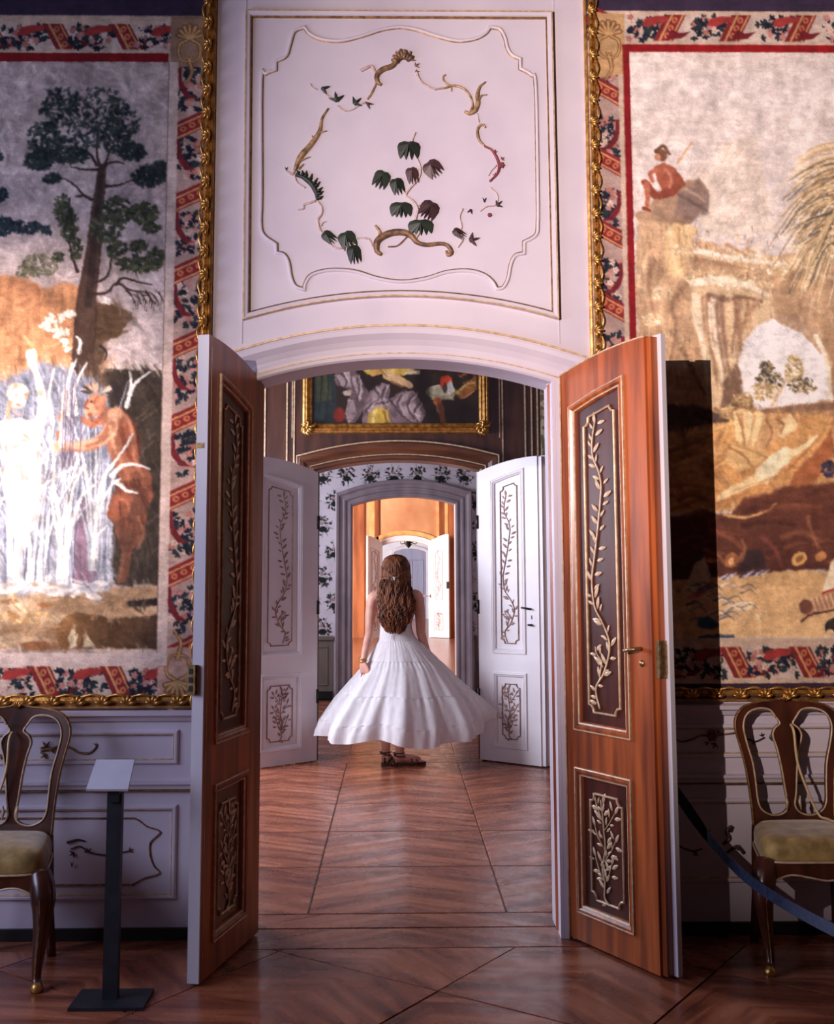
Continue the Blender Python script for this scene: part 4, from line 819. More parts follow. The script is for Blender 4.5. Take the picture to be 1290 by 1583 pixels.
for P, w, c in (([(1050,300),(1070,312),(1094,326)],6,(104,84,78)), ([(1060,292),(1078,302),(1090,312)],5,(190,160,136)), ([(1036,352),(1040,390),(1052,426)],7,(240,210,160)), ([(1050,352),(1052,386),(1058,420)],4,(176,130,86)), ([(1064,356),(1062,386),(1066,412)],6,(232,196,146)), ([(1076,388),(1120,396),(1170,404),(1216,408)],9,(246,232,208)), ([(1078,400),(1120,408),(1160,416)],7,(166,122,88)), ([(1124,378),(1140,386),(1156,396)],6,(190,128,80)), ([(1072,438),(1110,432),(1150,440),(1188,456)],12,(246,230,202)), ([(1096,456),(1120,462),(1150,460),(1180,466)],9,(116,84,66)), ([(1074,458),(1076,500),(1090,540),(1096,590)],9,(242,222,188)), ([(1086,460),(1090,500),(1100,545)],6,(164,120,90)), ([(1098,470),(1100,520),(1110,560)],6,(248,230,200)), ([(1108,470),(1112,520),(1122,575)],6,(128,92,72)), ([(1122,470),(1126,510),(1130,560)],7,(216,178,134)), ([(1138,470),(1138,500),(1132,545)],6,(134,96,74)), ([(1168,470),(1152,495),(1140,530)],8,(180,132,94)), ([(1060,440),(1040,470),(1046,510),(1036,560)],9,(146,108,82)), ([(1030,440),(1022,480),(1030,520)],8,(214,176,134)), ([(1010,400),(1004,440),(1010,480)],9,(150,112,88)), ([(1006,520),(1020,560),(1050,600)],12,(186,142,104)), ([(1056,540),(1070,570),(1090,610)],8,(120,86,66)), ([(1230,400),(1260,420),(1290,430)],9,(226,200,166)), ([(1200,430),(1230,450),(1270,460)],9,(190,150,114)), ([(1300,480),(1320,540),(1316,610)],14,(150,108,80)), ([(1340,470),(1350,540),(1346,620)],12,(206,166,124))): cv.stroke(P, w, w*.5, c, 4, .8)
for i in range(140): x = cv.rng.uniform(990,1200); y = cv.rng.uniform(340,620); cv.stroke([(x,y),(x+cv.rng.uniform(-3,3),y+cv.rng.uniform(6,18))], 2.2, .8, [(110,80,62),(246,228,196),(140,104,78)][i % 3], 1.5, .55)
# cave opening with light
cv.poly([(1142,560),(1150,530),(1170,505),(1195,492),(1225,490),(1255,510),(1275,545),(1288,610),(1290,625),(1180,640),(1150,610)], (232,228,230), 4, 1., 2)
cv.poly([(1195,492),(1225,488),(1262,505),(1280,540),(1270,548),(1240,515),(1210,502)], (176,142,112), 3); cv.stroke([(1262,520),(1280,560),(1284,615)], 8, 5, (240,220,186), 2.5)
cv.poly([(1290,480),(1480,480),(1480,640),(1300,640),(1288,560)], (178,130,94), 5, 1., 4); cv.poly([(1140,560),(1150,605),(1170,640),(1110,640),(1120,590)], (112,82,66), 5, .9, 3)
cv.daubs(985,330,1480,650, 900, 20, 4, .12, .35, 71)
# palm
for i in range(130):
    b = cv.rng.uniform(0, 1); x0, y0 = 1320+cv.rng.normal(0,14), 250+150*b; L = cv.rng.uniform(50, 115); an = 3.14+cv.rng.uniform(-.35,.3)-(b-.35)*1.1
    P = [(x0,y0),(x0+L*.5*math.cos(an),y0+L*.5*-math.sin(an)*.4-4),(x0+L*math.cos(an),y0+L*.5+(b-.3)*30)] ; cv.stroke(P, 4.5, 1.4, [(232,206,160),(206,170,116),(110,92,72),(244,226,190),(150,122,84)][i % 5], 1.3, .9)
for i in range(70):
    x0, y0 = 1300+cv.rng.normal(0,10), 215+cv.rng.uniform(0,150); cv.stroke([(x0,y0),(x0-30,y0+6),(x0-58-cv.rng.uniform(0,14),y0+26)], 3, 1, [(90,76,66),(226,196,146),(196,156,104)][i % 3], 1.2, .85)
for i in range(60):
    a = cv.rng.uniform(-.6, 3.0); cv.stroke([(1370,330),(1370+70*math.cos(a),330-40*math.sin(a)),(1370+120*math.cos(a),350+cv.rng.uniform(0,60))], 5, 1.5, [(206,170,116),(110,92,72),(232,206,160)][i % 3], 1.4, .9)
# seated figure on the rock
R1, R2 = (176,96,70), (136,62,44)
cv.poly([(1012,258),(1028,250),(1042,258),(1056,275),(1060,285),(1046,298),(1024,296),(1016,278)], R1, 2., col2=R2, axis=(.6,1)); cv.ell(1024,240,9,10,(120,76,56)); cv.ell(1017,243,5,6,(196,130,100)); cv.stroke([(1014,234),(1026,226),(1036,238)], 6, 4, (104,70,50))
cv.stroke([(1018,262),(1006,268),(1010,280)], 8, 6, R1, 2.); cv.stroke([(1040,296),(1014,302),(1000,284),(996,282)], 14, 10, R2, 2.); cv.stroke([(1000,285),(1002,305),(1000,322)], 10, 6, R1, 2.); cv.stroke([(1048,252),(1070,220)], 4.5, 3, (206,160,120), 1.2); cv.stroke([(1030,262),(1038,275),(1036,290)], 6, 4, (214,140,108), 4, .7)
cv.stroke([(996,322),(1006,326)], 6, 4, R2)
# small tree in front of the cave and mid ground
cv.poly([(985,620),(1110,630),(1180,632),(1290,618),(1480,620),(1480,760),(985,800)], (168,122,84), 5, 1., 4, col2=(206,154,98), axis=(0,1))
cv.stroke([(1175,640),(1230,632),(1300,628),(1480,626)], 10, 12, (132,98,78), 3); cv.poly([(985,618),(1075,628),(1130,640),(1120,660),(985,668)], (84,66,58), 5, 1., 3)
cv.stroke([(1194,626),(1208,602),(1218,585)], 5, 3, (216,180,140)); cv.stroke([(1205,605),(1190,590)], 3, 2, (200,160,120))
for cx, cy, rx, ry, n, c in ((1228,570,14,22,130,[(236,212,160),(206,176,120),(150,124,84)]),(1190,588,22,14,110,[(90,80,64),(196,170,126),(60,56,50)]),(1180,605,22,14,110,[(226,200,150),(170,140,100)]),(1240,596,22,12,110,[(80,74,64),(190,164,120)]),(1150,618,18,10,80,[(220,186,130),(170,134,90)]),(1128,640,12,14,60,[(216,180,124),(160,126,84)]),(1185,570,10,12,50,[(70,66,56),(150,128,92)])): cv.leaves(cx, cy, rx, ry, n, 3., c, .9)
# yellow bank and reclining group
cv.poly([(985,690),(1080,660),(1130,650),(1200,640),(1260,640),(1300,650),(1480,660),(1480,760),(1290,740),(1210,752),(1170,768),(1130,785),(985,795)], (212,158,96), 4, 1., 4, 16, col2=(196,134,76), axis=(0,1))
for i in range(60): x = cv.rng.uniform(990,1130); y = cv.rng.uniform(680,770); cv.ell(x, y, 7, 4, [(176,118,70),(226,176,116),(150,98,62)][i % 3], .4, 3., .6)
cv.daubs(985,640,1480,800, 1000, 24, 5, .14, .45, 73)
Y1, Y2 = (240,202,142), (196,144,92)
cv.poly([(1135,635),(1150,632),(1165,640),(1172,632),(1184,640),(1175,680),(1150,690),(1138,680)], Y1, 2.5, 1., 1.5); cv.stroke([(1146,640),(1152,680)], 4, 3, Y2, 3, .8); cv.stroke([(1168,642),(1160,682)], 3, 2, Y2, 3, .8)
cv.poly([(1180,650),(1196,642),(1206,650),(1204,676),(1186,692),(1170,690),(1172,670)], (216,166,112), 2.5); cv.poly([(1208,650),(1222,640),(1234,656),(1230,670),(1210,670)], (236,200,146), 2.5); cv.ell(1214,672,10,6,(240,208,156))
cv.poly([(1128,690),(1160,680),(1190,700),(1170,720),(1140,730),(1122,715)], (216,172,112), 3, 1., 2)
cv.poly([(1170,725),(1190,705),(1215,690),(1226,696),(1220,715),(1200,735),(1186,748),(1165,745)], (246,222,178), 3, 1., 1.5); cv.stroke([(1168,740),(1140,752),(1112,768)], 12, 5, (240,206,150), 4); cv.stroke([(1220,705),(1245,690),(1264,676)], 10, 7, (242,212,160), 3); cv.stroke([(1215,730),(1245,700),(1270,672)], 4, 3, (176,112,66), 3)
cv.poly([(1230,730),(1268,690),(1285,660),(1290,700),(1262,745),(1215,760)], (168,96,56), 4, 1., 3); cv.leaves(1285, 725, 16, 12, 80, 3.6, [(70,58,80),(92,76,92),(48,40,60)]); cv.ell(1098,698,4,3,(236,200,150)); cv.leaves(1345, 715, 60, 40, 200, 4, [(70,58,60),(122,92,64),(96,70,54)])
for P, w, c in (([(1140,640),(1148,662),(1152,688)],4,(150,100,62)), ([(1158,636),(1160,660),(1154,686)],4,(250,224,172)), ([(1176,640),(1172,664),(1164,688)],4,(246,214,160)), ([(1186,650),(1194,668),(1186,690)],5,(166,112,70)), ([(1202,648),(1212,656),(1208,670)],4,(140,92,58)), ([(1128,692),(1150,704),(1164,722)],4,(150,100,60)), ([(1140,688),(1170,700),(1186,708)],4,(176,124,76)), ([(1186,720),(1200,708),(1214,698)],5,(254,238,204)), ([(1176,746),(1196,738),(1214,720)],4,(196,140,92)), ([(1110,772),(1140,760),(1170,748)],4,(252,226,176)), ([(1100,782),(1130,772),(1160,760)],5,(176,118,70)), ([(1216,676),(1240,664),(1262,668)],5,(206,146,86)), ([(1240,650),(1266,650),(1288,660)],7,(196,136,82)), ([(1020,700),(1060,690),(1100,672)],8,(150,98,62)), ([(1040,720),(1080,706),(1116,700)],6,(226,176,112)), ([(1010,760),(1050,750),(1090,752)],6,(160,106,64)), ([(1075,640),(1100,650),(1126,650)],8,(66,50,46)), ([(1080,668),(1104,664),(1128,656)],5,(226,180,116))): cv.stroke(P, w, w*.6, c, 3, .85)
# dark red-brown band
cv.poly([(985,810),(1090,788),(1130,796),(1150,770),(1200,758),(1240,750),(1290,745),(1480,750),(1480,910),(1250,880),(1180,890),(985,900)], (108,58,44), 5, 1., 5, 16, col2=(78,42,36), axis=(0,1))
for i in range(80): x = cv.rng.uniform(990,1470); y = cv.rng.uniform(765,880); cv.stroke([(x,y),(x+20,y-8),(x+34,y-6)], 6, 2, [(136,76,52),(72,38,34),(122,62,46),(90,48,40)][i % 4], 4, .6)
cv.stroke([(1120,796),(1150,800),(1185,790),(1200,778)], 5, 2, (212,160,100), 2); cv.ell(1236,864,13,9,(206,156,86), -.6); cv.ell(1237,864,7,4,(140,88,50), -.6); cv.ell(1270,860,9,7,(176,116,66), -.5); cv.ell(1132,866,10,12,(150,92,56), .4); cv.ell(1131,868,4,6,(206,150,96), .4); cv.ell(1100,866,9,4,(206,140,84))
cv.poly([(1155,850),(1180,850),(1185,878),(1140,884)], (52,36,42), 4, .9)
for P, w, c in (([(1100,820),(1130,832),(1150,850)],9,(146,82,56)), ([(1090,850),(1110,858),(1124,874)],7,(176,110,70)), ([(1180,830),(1200,850),(1210,876)],8,(132,66,58)), ([(1150,812),(1190,806),(1230,812)],8,(64,34,32)), ([(1210,830),(1240,822),(1270,836)],9,(140,84,60)), ([(1250,800),(1256,826),(1266,846)],6,(158,98,68)), ([(1180,790),(1220,780),(1270,784)],6,(134,74,52)), ([(1144,866),(1152,850),(1148,836)],7,(170,106,70))): cv.stroke(P, w, w*.5, c, 5, .7)
# sandy foreground, torn cloth, sandal
cv.poly([(985,905),(1100,892),(1170,885),(1240,882),(1290,885),(1480,890),(1480,986),(985,986)], (206,160,106), 4, 1., 3, col2=(222,178,124), axis=(0,1))
cv.poly([(1075,870),(1090,862),(1100,890),(1080,915),(1060,910)], (206,186,150), 3); cv.poly([(1060,925),(1090,905),(1104,896),(1096,912),(1078,925)], (182,112,104), 2)
for i in range(46): x = cv.rng.uniform(1040,1150); y = cv.rng.uniform(905,960); cv.stroke([(x,y),(x+14,y-5),(x+24,y+2)], 3, 1, [(226,216,196),(86,92,104),(170,150,128),(62,68,84)][i % 4], 1.4, .8)
for i in range(22): x = cv.rng.uniform(1110,1180); cv.stroke([(x,896-(x-1110)*.12),(x+12,888-(x-1110)*.12)], 3, 1, [(60,54,84),(206,196,210)][i % 2], 1.3, .9)
cv.poly([(1078,955),(1095,952),(1108,958),(1112,968),(1100,974),(1080,970)], (56,96,120), 2, 1., 2); cv.poly([(1080,984),(1110,980),(1136,982),(1136,987),(1080,988)], (62,74,96), 1.5); cv.leaves(1160, 950, 30, 14, 40, 4, [(226,196,150),(190,150,112)], .5)
cv.poly([(1272,915),(1285,870),(1300,850),(1330,850),(1320,920)], (240,214,178), 2); cv.stroke([(1276,918),(1300,912)], 8, 10, (170,44,44)); cv.stroke([(1250,945),(1272,932),(1310,918)], 20, 24, (186,130,96), 2); cv.ell(1246,938,10,11,(112,68,54)); cv.stroke([(1240,960),(1262,948),(1330,938)], 4, 3, (90,54,46))
for k in range(6): cv.stroke([(1256+k*7,926-k*2),(1262+k*7,945-k*2)], 2.4, 2, (226,190,150)); 
cv.ell(1290,972,14,16,(50,44,44)); cv.ell(1284,982,7,9,(222,186,140))
mk = ~((cv.gx > 985) & (cv.gy > 64) & (cv.gy < 985)); cv.daubs(985,64,1480,985, 2800, 8, 2.2, .13, .45, 72); cv.pale(.86, 1.07, .02); cv.painterly(1.0, 5., .11); cv.im[mk] = pic[mk]; cv.painterly(.7, 4., .14, 131); cv.grain(.16, 14)
tr = thing('tapestry', 'pale woven tapestry of rocks, cave and palm, edged with red line', 'tapestry', (1.6,YT,1.0), 'figured wall tapestries')
cv.build('woven_picture', WOOL, tr)
# --------------------------------------------- carved gilt frames of the tapestries
def shell_mesh(s=1.):
    mb = MB()
    for k in range(5):
        a = math.pi*(.1+.8*k/4.); mb.tube([(0,0,.004*s), (.012*s*math.cos(a),.012*s*math.sin(a),.012*s), (.023*s*math.cos(a),.021*s*math.sin(a),.006*s)], [.003*s,.0045*s,.003*s], 5)
    return mesh('shell', mb.V, mb.F, True)
SHELL = shell_mesh(1.7)
def gilt_frame(parent, runs, w=.062):
    """runs: (x0,z0,x1,z1, side) straight lengths; side = direction of the picture from the run"""
    for x0, z0, x1, z1, side in runs:
        L = math.hypot(x1-x0, z1-z0); d = np.array([(x1-x0)/L, (z1-z0)/L]); n = np.array(side, float)
        path = [(x0,z0),(x1,z1)]; nl = np.array([-d[1], d[0]]); f = 1 if nl @ n > 0 else -1
        if f < 0: path = path[::-1]; d = -d
        fr = MB().sweep(path, [(-.004,-.002),(-.004,.022),(.004,.026),(.010,.018),(.016,.020),(.028,.034),(.042,.026),(.048,-.002)], wall_map(YA)).obj('frame_moulding', GILT, parent)
        N = int(L/.006); p0 = np.array(path[0]); pts = []
        for i in range(N+1):
            s = L*i/N; q = p0+d*s+n*(.048+.005*math.sin(2*math.pi*s/.105)); pts.append((q[0], YA-.030-.004*math.sin(2*math.pi*s/.105), q[1]))
        MB().tube(pts, .0055, 6).obj('wavy_bead', GILT, fr, True)
        nl = np.array([-d[1], d[0]])
        for i in range(int(L/.105)):
            s = .105*(i+.5)+.02; q = p0+d*s+n*.014; o = link('shell', SHELL, GILT, fr)
            o.matrix_basis = Matrix(((d[0],n[0],0,q[0]),(0,0,-1,YA-.026),(d[1],n[1],0,q[1]),(0,0,0,1)))
fl = thing('gilt_frame', 'wavy carved gilt frame around the reeds tapestry', 'picture frame', (-1.5,YA,.93), 'carved gilt tapestry frames')
gilt_frame(fl, [(-.808,.945,-.808,4.16,(-1,0)), (-2.35,.945,-.808,.945,(0,1)), (-2.35,4.16,-.808,4.16,(0,-1)), (-2.35,.945,-2.35,4.16,(1,0))])
fr_ = thing('gilt_frame', 'wavy carved gilt frame around the rocky cave tapestry', 'picture frame', (1.6,YA,.95), 'carved gilt tapestry frames')
gilt_frame(fr_, [(.860,.96,.860,4.2,(1,0)), (.860,.96,2.52,.96,(0,1)), (.860,4.2,2.52,4.2,(0,-1)), (2.52,.96,2.52,4.2,(-1,0))])
# --------------------------------------------- oil painting above the second doorway
cv = Canvas(YB-.035, 0, 0, 10, 10, 1, 185.5)
def big(px, py): q = atY(px, py, YB-.035); return (612+185.5*q[0], 886-185.5*(q[2]-1.5))
a, b = big(478, 520), big(748, 662)
cv = Canvas(YB-.035, a[0], 500, b[0], b[1], .8, 185.5, 41); cv.im[:] = np.array((46,34,28))/255.
n1 = cv.noise(30, 2, 4); cv.put(cv.box(0,0,2000,2000), (n1-.4)*1.2, (70,50,36))
LIL, LILD, YEL = (176,150,146), (110,86,86), (206,164,70)
cv.poly([(484,560),(516,560),(520,620),(515,658),(484,658)], (40,48,46), 3, 1., 2); cv.poly([(488,575),(508,570),(512,618),(490,622)], (66,66,44), 3)
cv.ell(525,642,9,12,(124,40,32), soft=4)
cv.poly([(515,560),(545,565),(560,590),(572,610),(565,630),(548,655),(538,655),(542,620),(535,600),(520,595)], LILD, 2, 1., 1); cv.poly([(520,580),(540,572),(545,598),(528,596)], LIL, 2); cv.poly([(544,582),(556,580),(562,605),(556,620),(548,600)], LIL, 2); cv.poly([(530,604),(544,602),(542,612),(532,612)], (196,170,150), 1.5); cv.poly([(538,615),(546,618),(552,640),(540,655),(534,640)], LIL, 2, .8)
cv.poly([(560,545),(632,545),(640,575),(622,582),(600,578),(575,582),(560,572)], YEL, 2, 1., 1); cv.stroke([(570,570),(590,560),(610,566)], 5, 4, (240,208,130), 2); cv.stroke([(576,580),(588,574)], 5, 4, (222,150,96), 1.5)
cv.stroke([(600,580),(622,590),(634,596)], 16, 10, (214,170,120), 2); cv.stroke([(605,590),(622,598)], 4, 3, (150,100,66), 2, .8)
cv.poly([(572,606),(590,592),(604,594),(602,618),(618,606),(640,604),(650,620),(658,640),(650,655),(560,658),(562,630)], (132,106,108), 2, 1., 1)
for P in ([(574,608),(592,594),(600,598),(592,612),(576,620)], [(566,630),(580,614),(596,616),(604,628),(590,632),(570,640)], [(606,622),(622,608),(636,606),(630,618),(612,628)], [(612,632),(640,622),(652,636),(648,650),(632,654)]): cv.poly(P, LIL, 2, .95, 1)
cv.stroke([(604,620),(620,640),(636,654)], 3, 2, (84,62,66), 2); cv.stroke([(575,625),(600,622)], 2, 2, (96,74,78), 2)
cv.poly([(570,640),(582,628),(600,634),(604,655),(568,658)], YEL, 2.5, 1., 1); cv.stroke([(580,636),(576,654)], 5, 4, (240,206,120), 2.5); cv.stroke([(594,636),(600,655)], 4, 3, (140,100,44), 2.5)
cv.ell(638,568,5,4,(206,130,96)); cv.poly([(626,574),(650,572),(650,578),(626,580)], (206,186,150), 1.5)
cv.ell(682,606,24,11,(140,128,100)); cv.ell(683,603,21,8.5,(196,184,150)); cv.poly([(662,610),(700,612),(702,618),(668,618)], (170,158,126), 2); cv.ell(690,592,10,12,(196,62,34), soft=2.5); cv.ell(696,598,5,8,(186,180,172), soft=2); cv.ell(688,600,4,8,(70,60,54), soft=1.5)
cv.poly([(704,610),(722,590),(736,580),(738,600),(718,616)], (150,98,48), 2, 1., 1.5); cv.stroke([(708,606),(722,594),(734,592)], 4, 3, (206,160,92), 2); cv.stroke([(712,615),(724,612),(734,604)], 3, 2, (196,120,80), 1.5); cv.stroke([(712,582),(724,576),(736,582)], 4, 3, (140,84,44), 2)
cv.stroke([(676,620),(682,634),(686,655)], 13, 7, (178,90,46), 2); cv.stroke([(674,622),(678,636)], 4, 4, (220,140,80), 2)

for P in ([(578,600),(586,612),(582,622)], [(596,598),(590,616),(596,628)], [(622,612),(614,624),(622,640)], [(640,612),(630,626),(640,648)], [(528,576),(536,590),(532,600)], [(552,584),(556,600),(552,618)], [(566,636),(578,622),(594,620)], [(648,626),(640,640),(646,652)]): cv.stroke(P, 4, 2, (80,58,60), 2.5, .8); cv.stroke([(x+4, y-1) for x, y in P], 2.5, 1, (214,190,182), 2, .8)
for P in ([(572,556),(584,566),(600,560)], [(606,552),(616,564),(628,560)], [(588,572),(598,582)]): cv.stroke(P, 3, 1.5, (130,90,40), 2, .8)
for P in ([(494,566),(498,590),(494,640)], [(506,566),(508,600),(504,650)]): cv.stroke(P, 4, 2, (30,34,32), 3, .8)
cv.ell(612,560,26,14,(220,180,96), soft=8, alpha=.4); cv.ell(700,640,40,22,(24,16,14), soft=10, alpha=.6); cv.ell(655,600,12,34,(24,16,14), soft=8, alpha=.6)
cv.daubs(400,500,820,700, 1500, 8, 2., .2, .5, 44); cv.painterly(1.2, 5., .25); cv.grain(.1, 3)
pt_ = thing('oil_painting', 'dark oil painting of draped figures in gold frame above doorway', 'painting', (0.005,YB-.03,2.65))
OIL = vmat('oil_paint', rough=.35, bump=.06, ws=120., spec=.4)
cv.build('canvas', OIL, pt_)
pz0, pz1 = 2.726, 3.62; fx0, fx1 = -.700, .706
MB().box(fx0-.03, fx1+.03, YB-.033, YB+.002, pz0-.04, pz1+.03).obj('stretcher', EDGED, pt_)
pf = MB().sweep(rect(fx0, pz0, fx1, pz1)[::-1], [(-.012,.03),(-.008,.05),(.006,.056),(.014,.046),(.022,.054),(.034,.072),(.046,.060),(.054,.066),(.068,.058),(.074,0)], mB, closed=True).obj('picture_frame', GILT, pt_)
for cx, cz in ((fx0-.02, pz0-.02), (fx1+.02, pz0-.02), (fx0-.02, pz1+.02), (fx1+.02, pz1+.02)):
    mb = MB(); rg = random.Random(3)
    for k in range(16):
        a = rg.uniform(0, 6.28); r = rg.uniform(.01, .06); mb.tube([(cx, YB-.06, cz), (cx+r*math.cos(a), YB-.085, cz+r*math.sin(a)), (cx+r*1.5*math.cos(a+.5), YB-.07, cz+r*1.5*math.sin(a+.5))], [.014,.012,.006], 5)
    mb.obj('corner_ornament', GILT, pf, True)
# --------------------------------------------- wallpaper of the third room
cv = Canvas(YC-.004, 612-1.75*100, 886-3.9*100+150, 612+2.0*100, 886+.75*100, .85, 100., 51); cv.raw = True
cv.im[:] = np.array((222,214,222))/255.; n1 = cv.noise(14, 8, 3); cv.put(cv.box(0,0,3000,3000), (n1-.45)*1.2, (196,184,194))
PX = .2905*100; PZ = .62*100; x_base = 612+100*atY(500,735,YC)[0]; z_base = 886-100*(atY(500,735,YC)[2]-1.5)
for i in range(-4, 14):
    for j in range(-3, 7):
        for hh in (0, 1):
            cx, cy = x_base+PX*(i+hh*.5), z_base+PZ*(j+hh*.5)
            if not (cv.x0-10 < cx < 612+210 and cv.y0-10 < cy < 980): continue
            for k in range(38):
                a = cv.rng.uniform(0, 6.28); r = 10.8*math.sqrt(cv.rng.uniform(0, 1)); cv.ell(cx+r*math.cos(a), cy+r*math.sin(a)*1.1, cv.rng.uniform(1.0,2.3), cv.rng.uniform(.7,1.3), [(44,48,42),(58,56,48),(36,38,40)][k % 3], cv.rng.uniform(0,3), .8)
            for k in range(9): a = k*.7+cv.rng.uniform(0,.4); cv.stroke([(cx+6*math.cos(a),cy+6*math.sin(a)),(cx+13*math.cos(a),cy+14*math.sin(a))], .9, .5, (84,72,68), .8, .8)
            cv.ell(cx, cy+4, 5, 3.4, (34,38,36)); cv.ell(cx-1, cy-3, 2.2, 2, (170,140,140)); cv.ell(cx+4, cy, 1.8, 1.6, (196,176,176))
cv.grain(.05, 4)
ao = grow(archC, .195); axs = np.array([p[0] for p in ao]); azs = np.array([p[1] for p in ao])
def paper_mask(X, Z):
    inside = (X > -.735) & (X < .935) & (Z < np.interp(X, axs, azs)); return ~inside
cv.build('wallpaper', vmat('printed_paper', rough=.75, bump=.02), wallC, mask=paper_mask)
# ---------------------------------------------------------------- carved and painted vine ornament on the first wall
def lobed(n=5, drop=.55):
    """drooping vine leaf, unit width, lobes hanging down"""
    P = []
    for i in range(n):
        c = -.5+(i+.5)/n; dep = drop+.25*math.cos(c*2.2); w = .5/n
        P += [(c-w*.95, -.12-.1*abs(c)), (c-w*.6, -dep*.7), (c, -dep), (c+w*.6, -dep*.7)]
    P += [(.5,-.15),(.42,.08),(.2,.2),(0,.16),(-.2,.2),(-.42,.08),(-.5,-.15)]
    V = [(0,-.08,.22)]+[(x,y,.03) for x,y in P]+[(x*.96,y*.96,-.02) for x,y in P]; n2 = len(P)
    Fc = [(0,1+(i+1)%n2,1+i) for i in range(n2)]+[(1+i,1+(i+1)%n2,1+n2+(i+1)%n2,1+n2+i) for i in range(n2)]
    return mesh('leaf', V, Fc)
def ivy(n=3):
    P = []
    for k in range(n):
        a = math.pi/2+(k-(n-1)/2)*1.15; P += [(.18*math.cos(a-.5),.18*math.sin(a-.5)), (.34*math.cos(a-.22),.34*math.sin(a-.22)), (.55*math.cos(a),.55*math.sin(a)), (.34*math.cos(a+.22),.34*math.sin(a+.22))]
    P += [(-.1,-.1),(.1,-.1)]; V = [(0,.08,.16)]+[(x,y,.02) for x,y in P]; n2 = len(P)
    return mesh('leaf', V, [(0,1+i,1+(i+1)%n2) for i in range(n2)])
LOB5, LOB4, IVY3, IVY2 = lobed(5), lobed(4,.75), ivy(3), ivy(2)
def rosebud():
    mb = MB()
    for k in range(6):
        a = k*1.05; mb.tube([(0,0,.02),(.28*math.cos(a),.28*math.sin(a),.10),(.46*math.cos(a),.46*math.sin(a),.02)], [.10,.18,.05], 5)
    mb.tube([(0,0,0),(0,0,.2)], [.2,.08], 6); return mesh('flower', mb.V, mb.F, True)
ROSEM = rosebud()
def place(me, m, parent, px, py, w, h, rot=0., Y=YA, off=.006, name='leaf', k=352.):
    c = atY(px, py, Y); me_ = me if not me.materials or me.materials[0] == m else MEC(me, m)
    o = link(name, me_, m, parent); ca, sa = math.cos(rot), math.sin(rot); w, h = w/k, h/k; d = (w+h)/2
    o.matrix_basis = Matrix(((ca*w,-sa*h,0,c[0]),(0,0,-d,Y-off),(sa*w,ca*h,0,c[2]),(0,0,0,1))); return o
_mc = {}
def MEC(me, m):
    key = (me.name, m.name)
    if key not in _mc: c = me.copy(); c.materials.clear(); c.materials.append(m); _mc[key] = c
    return _mc[key]
def stem(parent, pts, r, m, name='stem', Y=YA, off=.004):
    P = catmull([atY(x, y, Y) for x, y in pts], 5); P = [(p[0], Y-off, p[2]) for p in P]
    return MB().tube(P, [a/352. for a in (r if isinstance(r, (list, tuple)) else [r])], 7).obj(name, m, parent, True)
orn = stem(wallA, [(590,394),(583,388),(583,375),(592,366),(608,360),(625,360),(637,366),(645,375),(660,379),(680,377),(692,380),(698,390),(693,395),(690,388)], [3,5.5,5.5,5,3.5,3,3.5,2], STEMB, 'vine_ornament')
tag(orn, 'carved rocaille vine in dark green and gold')
